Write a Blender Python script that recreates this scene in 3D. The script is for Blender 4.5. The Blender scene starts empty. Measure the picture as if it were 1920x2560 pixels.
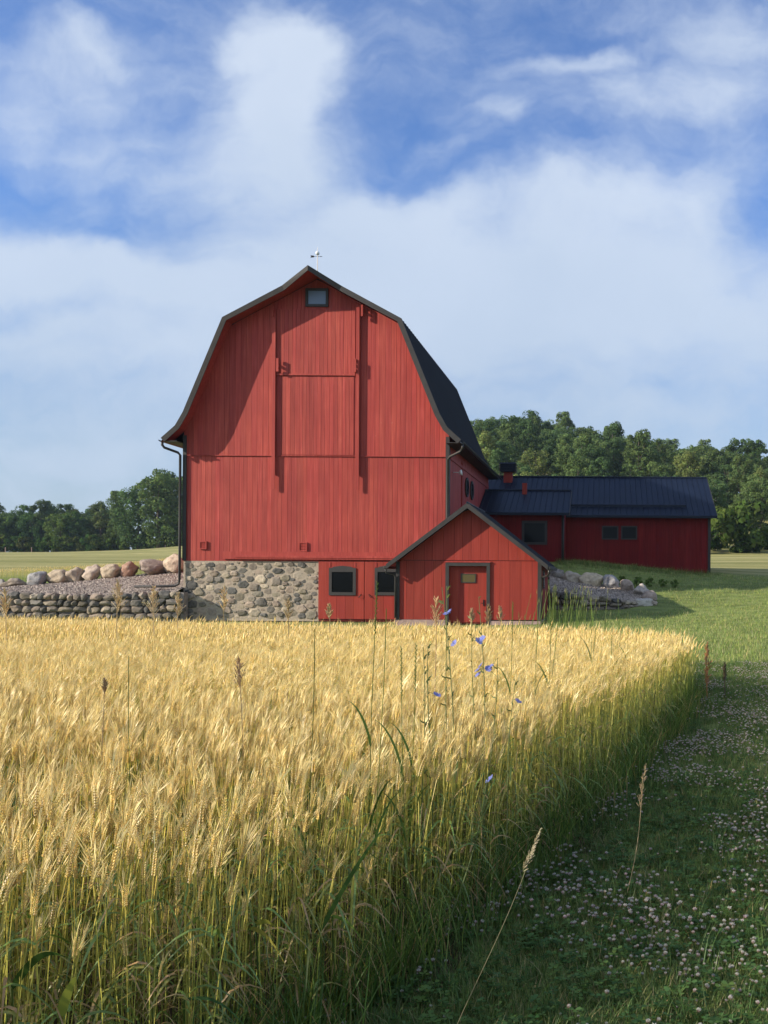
import bpy, bmesh, math, random
import numpy as np
from mathutils import Vector, Matrix, noise

random.seed(7)
R = math.radians
scene = bpy.context.scene
COL = scene.collection

# ---------------------------------------------------------------- camera
FP = 2300.0              # focal length in photo pixels (photo 1920 x 2560)
PX, PY = 1512.0, 1445.0  # principal point
ROLL = 0.006
CAMZ = 1.62
cam_d = bpy.data.cameras.new('camera')
cam = bpy.data.objects.new('camera', cam_d)
COL.objects.link(cam)
cam_d.sensor_fit = 'VERTICAL'
cam_d.sensor_height = 36.0
cam_d.lens = FP / 2560 * 36.0
cam_d.shift_x = -(PX - 960) / 2560
cam_d.shift_y = (PY - 1280) / 2560
cam_d.clip_start = 0.05
cam_d.clip_end = 5000
cam.location = (0, 0, CAMZ)
cam.rotation_euler = (R(90), -ROLL, 0)
scene.camera = cam

# ---------------------------------------------------------------- sun and sky
SUN_AZ, SUN_EL = R(65), R(23.0)     # light travels towards +x and away from the camera
sun_d = bpy.data.lights.new('sun', 'SUN')
sun_d.energy = 4.9
sun_d.angle = R(0.53)
sun_d.color = (1.0, 0.90, 0.76)
sun = bpy.data.objects.new('sun', sun_d)
COL.objects.link(sun)
ldir = Vector((math.sin(SUN_AZ) * math.cos(SUN_EL), math.cos(SUN_AZ) * math.cos(SUN_EL), -math.sin(SUN_EL)))
sun.rotation_euler = ldir.to_track_quat('-Z', 'Y').to_euler()
sun.location = (-60, -30, 60)

scene.view_settings.view_transform = 'Standard'
scene.view_settings.look = 'None'
scene.view_settings.exposure = 0.48
scene.view_settings.gamma = 1.0
scene.cycles.max_bounces = 6
scene.cycles.diffuse_bounces = 3
scene.cycles.transmission_bounces = 4
scene.cycles.transparent_max_bounces = 8
scene.cycles.volume_bounces = 0
scene.cycles.use_adaptive_sampling = True
scene.cycles.use_denoising = True


def build_world():
    w = bpy.data.worlds.new('World')
    scene.world = w
    w.use_nodes = True
    nt = w.node_tree
    nt.nodes.clear()
    N, L = nt.nodes.new, nt.links.new

    def math_(op, a, b=None, c=None, clamp=False):
        n = N('ShaderNodeMath'); n.operation = op; n.use_clamp = clamp
        for i, v in enumerate((a, b, c)):
            if v is None: continue
            if isinstance(v, (int, float)): n.inputs[i].default_value = v
            else: L(v, n.inputs[i])
        return n.outputs[0]
    out = N('ShaderNodeOutputWorld')
    bg = N('ShaderNodeBackground'); bg.inputs['Strength'].default_value = 0.085
    sky = N('ShaderNodeTexSky'); sky.sky_type = 'NISHITA'; sky.sun_disc = False
    sky.sun_elevation = SUN_EL
    sd = -ldir
    sky.sun_rotation = math.atan2(sd.x, sd.y)
    sky.air_density = 1.0; sky.dust_density = 0.6; sky.ozone_density = 2.2
    tc = N('ShaderNodeTexCoord')
    sep = N('ShaderNodeSeparateXYZ'); L(tc.outputs['Generated'], sep.inputs[0])
    x, y, z = sep.outputs
    ys = math_('MAXIMUM', y, 0.12)
    u = math_('DIVIDE', x, ys); v = math_('DIVIDE', z, ys)
    uv = N('ShaderNodeCombineXYZ'); L(u, uv.inputs[0]); L(v, uv.inputs[1])
    # domain warp
    wn = N('ShaderNodeTexNoise'); wn.inputs['Scale'].default_value = 5.0; wn.inputs['Detail'].default_value = 5
    wn.inputs['Roughness'].default_value = 0.55
    L(uv.outputs[0], wn.inputs['Vector'])
    sub = N('ShaderNodeVectorMath'); sub.operation = 'SUBTRACT'; L(wn.outputs['Color'], sub.inputs[0]); sub.inputs[1].default_value = (.5, .5, .5)
    scl = N('ShaderNodeVectorMath'); scl.operation = 'SCALE'; L(sub.outputs[0], scl.inputs[0]); scl.inputs['Scale'].default_value = 0.16
    wadd = N('ShaderNodeVectorMath'); wadd.operation = 'ADD'; L(uv.outputs[0], wadd.inputs[0]); L(scl.outputs[0], wadd.inputs[1])
    flat = N('ShaderNodeVectorMath'); flat.operation = 'MULTIPLY'; L(wadd.outputs[0], flat.inputs[0]); flat.inputs[1].default_value = (1, 1, 0)
    K = 1.1573
    blobs = [  # x, y, rx, ry (in 1659-wide photo pixels), weight, rotation
        (595, 110, 175, 180, .95, 0), (640, 60, 90, 90, .3, 0), (710, 130, 110, 90, .4, 0), (560, 320, 150, 170, .66, 0), (660, 280, 170, 150, .42, 0), (480, 80, 70, 60, .3, 0),
        (165, 160, 230, 100, .27, -8), (215, 105, 80, 45, .22, 0), (30, 265, 120, 70, .28, 0), (95, 20, 40, 30, .38, 0),
        (300, 300, 220, 90, .26, 0), (400, 370, 140, 60, .24, 0), (110, 335, 170, 60, .22, 0),
        (1255, 108, 190, 42, .42, -8), (1420, 195, 320, 85, .30, 5), (1085, 240, 70, 38, .34, 30), (1010, 290, 160, 42, .26, -20),
        (1590, 60, 160, 70, .28, 0), (1350, 20, 120, 40, .2, 0), (1560, 170, 140, 80, .2, 0),
        (860, 460, 220, 100, .62, 0), (660, 500, 300, 140, .42, 0), (1230, 530, 380, 190, .62, 0), (1430, 400, 270, 120, .42, -12),
        (1180, 420, 150, 80, .22, -20), (1500, 480, 100, 140, .32, 0), (20, 550, 300, 85, .58, 10), (300, 620, 330, 80, .34, 12),
        (900, 650, 750, 170, .42, 0), (1640, 690, 260, 90, .36, 0), (200, 760, 520, 60, .22, 4), (400, 675, 110, 18, .25, 4),
        (1100, 780, 600, 80, .2, 0), (230, 200, 380, 240, .10, 0), (350, 420, 300, 90, .16, 0), (1450, 150, 330, 160, .14, 0), (150, 960, 500, 35, .18, 0), (1300, 900, 500, 35, .15, 0), (100, 700, 200, 30, .2, 5),
    ]
    total = None
    for bx, by, rx, ry, wt, rot in blobs:
        mp = N('ShaderNodeMapping'); mp.vector_type = 'TEXTURE'
        mp.inputs['Location'].default_value = ((bx * K - PX) / FP, (PY - by * K) / FP, 0)
        mp.inputs['Rotation'].default_value = (0, 0, R(-rot))
        mp.inputs['Scale'].default_value = (rx * K / FP * 1.25, ry * K / FP * 1.25, 1)
        L(flat.outputs[0], mp.inputs['Vector'])
        ln = N('ShaderNodeVectorMath'); ln.operation = 'LENGTH'; L(mp.outputs[0], ln.inputs[0])
        mr = N('ShaderNodeMapRange'); mr.interpolation_type = 'SMOOTHSTEP'
        L(ln.outputs['Value'], mr.inputs['Value'])
        mr.inputs['From Min'].default_value = 1.0; mr.inputs['From Max'].default_value = 0.15
        mr.inputs['To Min'].default_value = 0; mr.inputs['To Max'].default_value = wt
        total = mr.outputs[0] if total is None else math_('ADD', total, mr.outputs[0])
    # veil towards the horizon
    vr = N('ShaderNodeMapRange'); vr.interpolation_type = 'SMOOTHSTEP'
    L(v, vr.inputs['Value'])
    vr.inputs['From Min'].default_value = (PY - 470 * K) / FP; vr.inputs['From Max'].default_value = (PY - 640 * K) / FP
    vr.inputs['To Min'].default_value = 0; vr.inputs['To Max'].default_value = 0.56
    total = math_('ADD', total, vr.outputs[0])
    # behind the camera: loose generic cloud
    fb = N('ShaderNodeMapRange'); L(y, fb.inputs['Value'])
    fb.inputs['From Min'].default_value = 0.3; fb.inputs['From Max'].default_value = 0.05
    gn = N('ShaderNodeTexNoise'); gn.inputs['Scale'].default_value = 3.0; gn.inputs['Detail'].default_value = 6
    L(tc.outputs['Generated'], gn.inputs['Vector'])
    gm = math_('MULTIPLY', gn.outputs['Fac'], 1.1)
    mixf = N('ShaderNodeMix'); mixf.data_type = 'FLOAT'
    L(fb.outputs[0], mixf.inputs[0]); L(total, mixf.inputs[2]); L(gm, mixf.inputs[3])
    total = mixf.outputs[0]
    # fine structure
    fn = N('ShaderNodeTexNoise'); fn.inputs['Scale'].default_value = 7.5; fn.inputs['Detail'].default_value = 9
    fn.inputs['Roughness'].default_value = 0.56
    st = N('ShaderNodeVectorMath'); st.operation = 'MULTIPLY'; L(wadd.outputs[0], st.inputs[0]); st.inputs[1].default_value = (0.75, 1.25, 1)
    L(st.outputs[0], fn.inputs['Vector'])
    fm = math_('MULTIPLY', math_('SUBTRACT', fn.outputs['Fac'], 0.5), 1.15)
    f3 = N('ShaderNodeTexNoise'); f3.inputs['Scale'].default_value = 26; f3.inputs['Detail'].default_value = 8; f3.inputs['Roughness'].default_value = 0.6
    L(st.outputs[0], f3.inputs['Vector'])
    fm = math_('ADD', fm, math_('MULTIPLY', math_('SUBTRACT', f3.outputs['Fac'], 0.5), 0.5))
    dens = math_('ADD', total, fm)
    mask = N('ShaderNodeMapRange'); mask.interpolation_type = 'SMOOTHSTEP'
    L(dens, mask.inputs['Value'])
    mask.inputs['From Min'].default_value = -0.30; mask.inputs['From Max'].default_value = 1.0
    mask.inputs['To Min'].default_value = 0.02; mask.inputs['To Max'].default_value = 0.90
    # cloud tone: white where high, grey-blue low
    cr = N('ShaderNodeMapRange'); L(v, cr.inputs['Value'])
    cr.inputs['From Min'].default_value = 0.05; cr.inputs['From Max'].default_value = 0.50
    n2 = N('ShaderNodeTexNoise'); n2.inputs['Scale'].default_value = 3.2; n2.inputs['Detail'].default_value = 4
    L(wadd.outputs[0], n2.inputs['Vector'])
    tone = math_('ADD', cr.outputs[0], math_('MULTIPLY', math_('SUBTRACT', n2.outputs['Fac'], 0.5), 1.3), clamp=True)
    cc = N('ShaderNodeMix'); cc.data_type = 'RGBA'
    L(tone, cc.inputs[0])
    cc.inputs[6].default_value = (4.2, 5.2, 6.6, 1)
    cc.inputs[7].default_value = (5.9, 6.7, 7.9, 1)
    # sky saturation
    hsv = N('ShaderNodeHueSaturation'); hsv.inputs['Saturation'].default_value = 1.05; hsv.inputs['Value'].default_value = 1.0
    L(sky.outputs[0], hsv.inputs['Color'])
    tint = N('ShaderNodeMix'); tint.data_type = 'RGBA'; tint.blend_type = 'MULTIPLY'; tint.inputs[0].default_value = 1.0
    tv = N('ShaderNodeMapRange'); L(v, tv.inputs['Value']); tv.inputs['From Min'].default_value = 0.04; tv.inputs['From Max'].default_value = 0.42
    tm = N('ShaderNodeMix'); tm.data_type = 'RGBA'; L(tv.outputs[0], tm.inputs[0])
    tm.inputs[6].default_value = (.80, .86, .98, 1); tm.inputs[7].default_value = (1.0, 1.26, 1.74, 1)
    L(hsv.outputs[0], tint.inputs[6]); L(tm.outputs[2], tint.inputs[7])
    mix = N('ShaderNodeMix'); mix.data_type = 'RGBA'
    L(mask.outputs[0], mix.inputs[0]); L(tint.outputs[2], mix.inputs[6]); L(cc.outputs[2], mix.inputs[7])
    L(mix.outputs[2], bg.inputs['Color'])
    L(bg.outputs[0], out.inputs[0])


build_world()

# ---------------------------------------------------------------- helpers
def P(px, py, Y):
    """photo pixel -> world point on the vertical plane at depth Y"""
    dx, dy = px - PX, py - PY
    tx, ty = dx + ROLL * dy, dy - ROLL * dx
    return Vector((tx / FP * Y, Y, CAMZ - ty / FP * Y))


def tag(o, label=None, cat=None, group=None, kind=None):
    if label: o['label'] = label
    if cat: o['category'] = cat
    if group: o['group'] = group
    if kind: o['kind'] = kind
    return o


def empty(name, loc, label, cat, group=None):
    o = bpy.data.objects.new(name, None)
    o.empty_display_size = 0.2
    o.location = loc
    COL.objects.link(o)
    tag(o, label, cat, group)
    return o


def origin_of(o):
    v = Vector((0, 0, 0))
    while o is not None:
        v = v + Vector(o.location); o = o.parent
    return v


class MB:
    def __init__(self): self.v = []; self.f = []; self.c = []

    def add(self, vs, fs, col=(1, 1, 1)):
        n = len(self.v)
        self.v.extend(tuple(p) for p in vs)
        for f in fs:
            self.f.append(tuple(i + n for i in f)); self.c.append(col)
        return self

    def box(self, x0, x1, y0, y1, z0, z1, col=(1, 1, 1)):
        vs = [(x, y, z) for z in (z0, z1) for y in (y0, y1) for x in (x0, x1)]
        return self.add(vs, [(0, 2, 3, 1), (4, 5, 7, 6), (0, 1, 5, 4), (2, 6, 7, 3), (0, 4, 6, 2), (1, 3, 7, 5)], col)

    def prism(self, poly, y0, y1, col=(1, 1, 1)):
        """poly: (x,z) list, extruded along y"""
        n = len(poly)
        vs = [(x, y0, z) for x, z in poly] + [(x, y1, z) for x, z in poly]
        fs = [tuple(range(n)), tuple(range(2 * n - 1, n - 1, -1))]
        fs += [(i, i + n, (i + 1) % n + n, (i + 1) % n) for i in range(n)]
        return self.add(vs, fs, col)

    def slab(self, a, b, c, d, t, col=(1, 1, 1)):
        """quad a,b,c,d thickened along its normal by t"""
        a, b, c, d = map(Vector, (a, b, c, d))
        n = (b - a).cross(d - a).normalized() * t
        vs = [a, b, c, d, a + n, b + n, c + n, d + n]
        return self.add(vs, [(0, 3, 2, 1), (4, 5, 6, 7), (0, 1, 5, 4), (1, 2, 6, 5), (2, 3, 7, 6), (3, 0, 4, 7)], col)

    def tube(self, pts, radii, n=6, col=(1, 1, 1), cap=True):
        pts = [Vector(p) for p in pts]
        if isinstance(radii, (int, float)): radii = [radii] * len(pts)
        vs = []
        up = Vector((0.13, 0.31, 0.94))
        for i, p in enumerate(pts):
            a = pts[max(i - 1, 0)]; b = pts[min(i + 1, len(pts) - 1)]
            t = (b - a)
            t = t.normalized() if t.length > 1e-9 else Vector((0, 0, 1))
            s = t.cross(up)
            if s.length < 1e-3: s = t.cross(Vector((1, 0, 0)))
            s.normalize(); q = s.cross(t)
            for k in range(n):
                an = 2 * math.pi * k / n
                vs.append(p + (s * math.cos(an) + q * math.sin(an)) * radii[i])
        fs = []
        for i in range(len(pts) - 1):
            for k in range(n):
                k2 = (k + 1) % n
                fs.append((i * n + k, i * n + k2, (i + 1) * n + k2, (i + 1) * n + k))
        if cap:
            fs.append(tuple(range(n - 1, -1, -1))); fs.append(tuple((len(pts) - 1) * n + k for k in range(n)))
        return self.add(vs, fs, col)

    def blade(self, pts, widths, side, col=(1, 1, 1)):
        side = Vector(side).normalized()
        vs = []
        for p, w in zip(pts, widths):
            p = Vector(p); vs += [p - side * w / 2, p + side * w / 2]
        fs = [(2 * i, 2 * i + 1, 2 * i + 3, 2 * i + 2) for i in range(len(pts) - 1)]
        return self.add(vs, fs, col)

    def octa(self, c, axis, length, width, col=(1, 1, 1)):
        c = Vector(c); axis = Vector(axis).normalized()
        s = axis.cross(Vector((.3, .9, .2))).normalized(); q = axis.cross(s)
        vs = [c - axis * length * .4, c + s * width / 2, c + q * width / 2, c - s * width / 2, c - q * width / 2, c + axis * length * .6]
        fs = [(0, 2, 1), (0, 3, 2), (0, 4, 3), (0, 1, 4), (5, 1, 2), (5, 2, 3), (5, 3, 4), (5, 4, 1)]
        return self.add(vs, fs, col)

    def mesh(self, name, mats, org=(0, 0, 0), smooth=False):
        me = bpy.data.meshes.new(name)
        ox, oy, oz = org
        me.from_pydata([(x - ox, y - oy, z - oz) for x, y, z in self.v], [], self.f)
        a = me.attributes.new('Col', 'FLOAT_COLOR', 'FACE')
        arr = np.ones((len(self.f), 4), dtype=np.float32)
        if self.c: arr[:, :3] = np.array(self.c, dtype=np.float32)
        a.data.foreach_set('color', arr.ravel())
        if not isinstance(mats, (list, tuple)): mats = [mats]
        for m in mats: me.materials.append(m)
        if smooth: me.polygons.foreach_set('use_smooth', [True] * len(me.polygons))
        me.update()
        return me

    def build(self, name, mat, parent=None, smooth=False, org=None, bevel=0):
        if org is None: org = origin_of(parent) if parent else (0, 0, 0)
        me = self.mesh(name, mat, org, smooth)
        o = bpy.data.objects.new(name, me)
        if parent: o.parent = parent
        elif tuple(org) != (0, 0, 0): o.location = org
        COL.objects.link(o)
        if bevel:
            b = o.modifiers.new('bevel', 'BEVEL'); b.width = bevel; b.segments = 2; b.limit_method = 'ANGLE'
        return o


# ---------------------------------------------------------------- materials
class MT:
    def __init__(self, name):
        self.m = bpy.data.materials.new(name); self.m.use_nodes = True
        self.nt = self.m.node_tree; self.nt.nodes.clear()
        self.out = self.N('ShaderNodeOutputMaterial')

    def N(self, t): return self.nt.nodes.new(t)
    def L(self, a, b): self.nt.links.new(a, b)

    def set(self, inp, v):
        if hasattr(v, 'links') or isinstance(v, bpy.types.NodeSocket): self.L(v, inp)
        elif isinstance(v, tuple) and len(v) == 3 and inp.type == 'RGBA': inp.default_value = (*v, 1)
        else: inp.default_value = v

    def math(self, op, a, b=0.0, clamp=False):
        n = self.N('ShaderNodeMath'); n.operation = op; n.use_clamp = clamp
        self.set(n.inputs[0], a); self.set(n.inputs[1], b); return n.outputs[0]

    def coord(self, scale=(1, 1, 1), kind='Object'):
        tc = self.N('ShaderNodeTexCoord'); mp = self.N('ShaderNodeMapping')
        mp.inputs['Scale'].default_value = scale
        self.L(tc.outputs[kind], mp.inputs['Vector']); return mp.outputs[0]

    def noise(self, vec, scale, detail=4, rough=.5):
        n = self.N('ShaderNodeTexNoise'); self.L(vec, n.inputs['Vector'])
        n.inputs['Scale'].default_value = scale; n.inputs['Detail'].default_value = detail; n.inputs['Roughness'].default_value = rough
        return n.outputs['Fac']

    def ramp(self, fac, stops, interp='LINEAR'):
        r = self.N('ShaderNodeValToRGB'); self.L(fac, r.inputs[0]); r.color_ramp.interpolation = interp
        el = r.color_ramp.elements
        while len(el) < len(stops): el.new(0.5)
        for e, (p, c) in zip(el, stops): e.position = p; e.color = (*c, 1) if len(c) == 3 else c
        return r.outputs[0]

    def mix(self, fac, a, b, mode='MIX'):
        n = self.N('ShaderNodeMix'); n.data_type = 'RGBA'; n.blend_type = mode
        self.set(n.inputs[0], fac); self.set(n.inputs[6], a); self.set(n.inputs[7], b); return n.outputs[2]

    def attr(self, name='Col'):
        a = self.N('ShaderNodeAttribute'); a.attribute_name = name; return a.outputs['Color']

    def rand(self): return self.N('ShaderNodeObjectInfo').outputs['Random']
    def objcol(self): return self.N('ShaderNodeObjectInfo').outputs['Color']

    def bump(self, h, dist, strength=1.0):
        b = self.N('ShaderNodeBump'); self.L(h, b.inputs['Height']); b.inputs['Distance'].default_value = dist
        b.inputs['Strength'].default_value = strength; return b.outputs[0]

    def surf(self, color, rough=.7, metal=0.0, spec=.5, normal=None):
        p = self.N('ShaderNodeBsdfPrincipled')
        self.set(p.inputs['Base Color'], color); self.set(p.inputs['Roughness'], rough)
        self.set(p.inputs['Metallic'], metal); self.set(p.inputs['Specular IOR Level'], spec)
        if normal is not None: self.L(normal, p.inputs['Normal'])
        self.L(p.outputs[0], self.out.inputs['Surface']); return self.m

    def leaf(self, color, trans=.35, gloss=.04, tcol=None):
        d = self.N('ShaderNodeBsdfDiffuse'); t = self.N('ShaderNodeBsdfTranslucent')
        self.set(d.inputs['Color'], color); self.set(t.inputs['Color'], color if tcol is None else tcol)
        m = self.N('ShaderNodeMixShader'); m.inputs[0].default_value = trans
        self.L(d.outputs[0], m.inputs[1]); self.L(t.outputs[0], m.inputs[2])
        last = m.outputs[0]
        if gloss:
            g = self.N('ShaderNodeBsdfGlossy'); g.inputs['Roughness'].default_value = .45; g.inputs['Color'].default_value = (1, 1, 1, 1)
            m2 = self.N('ShaderNodeMixShader'); m2.inputs[0].default_value = gloss
            self.L(last, m2.inputs[1]); self.L(g.outputs[0], m2.inputs[2]); last = m2.outputs[0]
        self.L(last, self.out.inputs['Surface']); return self.m


def mat_siding(name, base, dark, light, spec=.3):
    t = MT(name)
    v = t.coord((9, 9, .35)); n1 = t.noise(v, 1.6, 6, .62)
    v2 = t.coord((30, 30, .9)); n2 = t.noise(v2, 1.5, 4, .6)
    v3 = t.coord((.5, .5, .35)); n3 = t.noise(v3, 1.2, 4, .6)
    c = t.ramp(n1, [(.34, dark), (.50, base), (.66, light)])
    c = t.mix(t.math('MULTIPLY', t.math('SUBTRACT', n2, .5, True), 1.6, True), c, light)
    c = t.mix(t.ramp(n3, [(.40, (0, 0, 0)), (.62, (.6, .6, .6))]), c, dark)
    c = t.mix(1.0, c, t.attr(), 'MULTIPLY')
    # worn bare specks
    sp = t.noise(t.coord((4, 4, 1.3)), 5.5, 2, .5)
    c = t.mix(t.ramp(sp, [(.785, (0, 0, 0)), (.80, (1, 1, 1))]), c, (.42, .25, .19))
    return t.surf(c, .62, 0, spec, t.bump(t.math('ADD', n1, t.math('MULTIPLY', n2, .5)), .004, .6))


M = {}
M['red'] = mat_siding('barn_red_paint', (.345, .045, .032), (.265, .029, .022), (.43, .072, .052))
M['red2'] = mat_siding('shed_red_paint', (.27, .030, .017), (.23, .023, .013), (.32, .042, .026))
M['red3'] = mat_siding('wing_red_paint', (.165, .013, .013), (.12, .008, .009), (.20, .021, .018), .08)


def mat_simple(name, col, rough=.6, metal=0, spec=.5, var=.25, scale=3.0, bump=0.0):
    t = MT(name)
    n = t.noise(t.coord(), scale, 5, .6)
    c = t.mix(1.0, col, t.ramp(n, [(.3, (1 - var,) * 3), (.7, (1 + var * .4,) * 3)]), 'MULTIPLY')
    return t.surf(c, rough, metal, spec, t.bump(n, bump) if bump else None)


M['trim'] = mat_simple('charcoal_trim_paint', (.034, .030, .028), .6, 0, .4, .3)
M['rake'] = mat_simple('weathered_brown_rake_board', (.030, .026, .024), .7, 0, .3, .4)
t = MT('charcoal_metal_roofing')
n = t.noise(t.coord((1, 1, 1)), .6, 5, .6)
M['roof'] = t.surf(t.mix(1, (.007, .012, .024), t.ramp(n, [(.3, (.75, .75, .75)), (.7, (1.2, 1.2, 1.2))]), 'MULTIPLY'), t.ramp(n, [(.3, (.36,) * 3), (.7, (.5,) * 3)]), .0, .28)
M['roof_dark'] = mat_simple('dark_navy_metal_roofing', (.006, .011, .026), .5, .0, .22, .25, .8)
M['gutter'] = mat_simple('painted_gutter_metal', (.055, .05, .045), .35, .5, .5, .2)
M['white'] = mat_simple('white_enamel', (.75, .75, .73), .35, 0, .5, .1)
M['black'] = mat_simple('black_iron', (.012, .012, .013), .45, .3, .5, .2)
t = MT('window_glass_dark')
M['glass'] = t.surf((.004, .005, .006), .08, 0, .10)
t = MT('sky_painted_glass')
M['glass_sky'] = t.surf((.13, .165, .21), .4, 0.5, .6)  # pale blue base colour carries the painted sky reflection of the gable pane
t = MT('amber_door_glass')
M['glass_amber'] = t.surf((.10, .075, .025), .12, .15, .6)
M['concrete'] = mat_simple('old_pink_concrete', (.36, .25, .22), .9, 0, .2, .3, 6, .01)
M['interior'] = mat_simple('dark_interior', (.01, .01, .01), .9)

# stones
t = MT('field_stone')
n1 = t.noise(t.coord(), 9, 6, .65); n2 = t.noise(t.coord(), 2.2, 4, .6)
c = t.mix(1, t.attr(), t.ramp(n1, [(.25, (.55, .55, .55)), (.5, (1, 1, 1)), (.8, (1.35, 1.33, 1.3))]), 'MULTIPLY')
c = t.mix(t.ramp(n2, [(.52, (0, 0, 0)), (.68, (.45, .45, .45))]), c, (.28, .25, .21))
M['stone'] = t.surf(c, .88, 0, .25, t.bump(n1, .03, .8))
t = MT('lime_mortar')
n1 = t.noise(t.coord(), 14, 6, .7)
M['mortar'] = t.surf(t.ramp(n1, [(.3, (.29, .235, .175)), (.7, (.44, .37, .29))]), .95, 0, .2, t.bump(n1, .02))
t = MT('boulder_rock')
n1 = t.noise(t.coord(), 6, 8, .68); n2 = t.noise(t.coord((1, 1, 2.6)), 2.6, 4, .6)
c = t.mix(1, t.objcol(), t.ramp(n1, [(.28, (.55, .53, .52)), (.5, (1, 1, 1)), (.75, (1.35, 1.32, 1.28))]), 'MULTIPLY')
c = t.mix(t.ramp(n2, [(.5, (0, 0, 0)), (.68, (.5, .5, .5))]), c, (.40, .34, .27))
M['boulder'] = t.surf(c, .85, 0, .25, t.bump(n1, .07, .9))
t = MT('crushed_gravel')
vo = t.N('ShaderNodeTexVoronoi'); t.L(t.coord(), vo.inputs['Vector']); vo.inputs['Scale'].default_value = 22
sepc = t.N('ShaderNodeSeparateColor'); t.L(vo.outputs['Color'], sepc.inputs[0])
M['gravel'] = t.surf(t.ramp(sepc.outputs[0], [(0, (.12, .10, .085)), (.5, (.27, .22, .18)), (1, (.50, .42, .34))]), .95, 0, .2, t.bump(vo.outputs['Distance'], .03, 1.0))
t = MT('pebble'); M['pebble'] = t.surf(t.ramp(t.rand(), [(0, (.13, .11, .095)), (.5, (.28, .23, .19)), (1, (.5, .42, .35))]), .9)

# vegetation
t = MT('wheat_straw')
rnd = t.rand()
c = t.mix(1, t.attr(), t.ramp(rnd, [(0, (.74, .70, .58)), (.5, (1, 1, 1)), (1, (1.14, 1.13, 1.05))]), 'MULTIPLY')
M['wheat'] = t.leaf(c, .32, .05)
t = MT('grass_blade')
c = t.mix(1, t.attr(), t.ramp(t.rand(), [(0, (.6, .65, .5)), (.6, (1, 1, 1)), (1, (1.5, 1.25, 1.0))]), 'MULTIPLY')
M['grass'] = t.leaf(c, .4, .015)
t = MT('tree_leaves')
c = t.mix(1, t.objcol(), t.attr(), 'MULTIPLY')
c = t.mix(t.ramp(t.noise(t.coord(), .35, 3, .6), [(.4, (0, 0, 0)), (.7, (.4, .4, .4))]), c, t.mix(1, c, (1.5, 1.35, .9), 'MULTIPLY'))
M['leaves'] = t.leaf(c, .28, .0)
M['bark'] = mat_simple('tree_bark', (.10, .08, .06), .9, 0, .2, .4, 5, .02)
t = MT('petals')
M['petal'] = t.leaf(t.attr(), .35, .0)

# ground
t = MT('lawn_and_meadow')
geo = t.coord((1, 1, 1), 'Object')
nA = t.noise(geo, .16, 5, .6); nB = t.noise(geo, 1.7, 5, .65); nC = t.noise(geo, 14, 4, .7)
lawn = t.ramp(nB, [(.28, (.12, .17, .038)), (.5, (.19, .25, .06)), (.75, (.29, .31, .11))])
nL = t.noise(t.coord((.25, 1.3, 1), 'Object'), 1.3, 5, .7)
lawn = t.mix(t.ramp(nL, [(.42, (.75, .75, .75)), (.56, (0, 0, 0))]), lawn, (.055, .085, .018))
lawn = t.mix(t.ramp(nC, [(.35, (0, 0, 0)), (.75, (.7, .7, .7))]), lawn, (.26, .27, .11))
stripe = t.noise(t.coord((.05, 1.0, 1), 'Object'), .55, 4, .6)
mead = t.ramp(stripe, [(.36, (.20, .195, .062)), (.5, (.34, .305, .115)), (.64, (.50, .42, .19))])
mead = t.mix(t.ramp(nB, [(.3, (0, 0, 0)), (.8, (.5, .5, .5))]), mead, (.11, .15, .04))
sp_ = t.N('ShaderNodeSeparateXYZ'); t.L(t.coord(), sp_.inputs[0])
far = t.N('ShaderNodeMapRange'); t.L(sp_.outputs[1], far.inputs['Value']); far.inputs['From Min'].default_value = 47; far.inputs['From Max'].default_value = 56
c = t.mix(far.outputs[0], lawn, mead)
M['ground'] = t.surf(c, .95, 0, .1, t.bump(t.math('ADD', nB, nC), .05, .8))
t = MT('field_soil')
nB = t.noise(t.coord(), 5, 6, .7)
M['soil'] = t.surf(t.ramp(nB, [(.3, (.035, .028, .016)), (.7, (.11, .085, .045))]), .95, 0, .1, t.bump(nB, .04))

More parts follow.
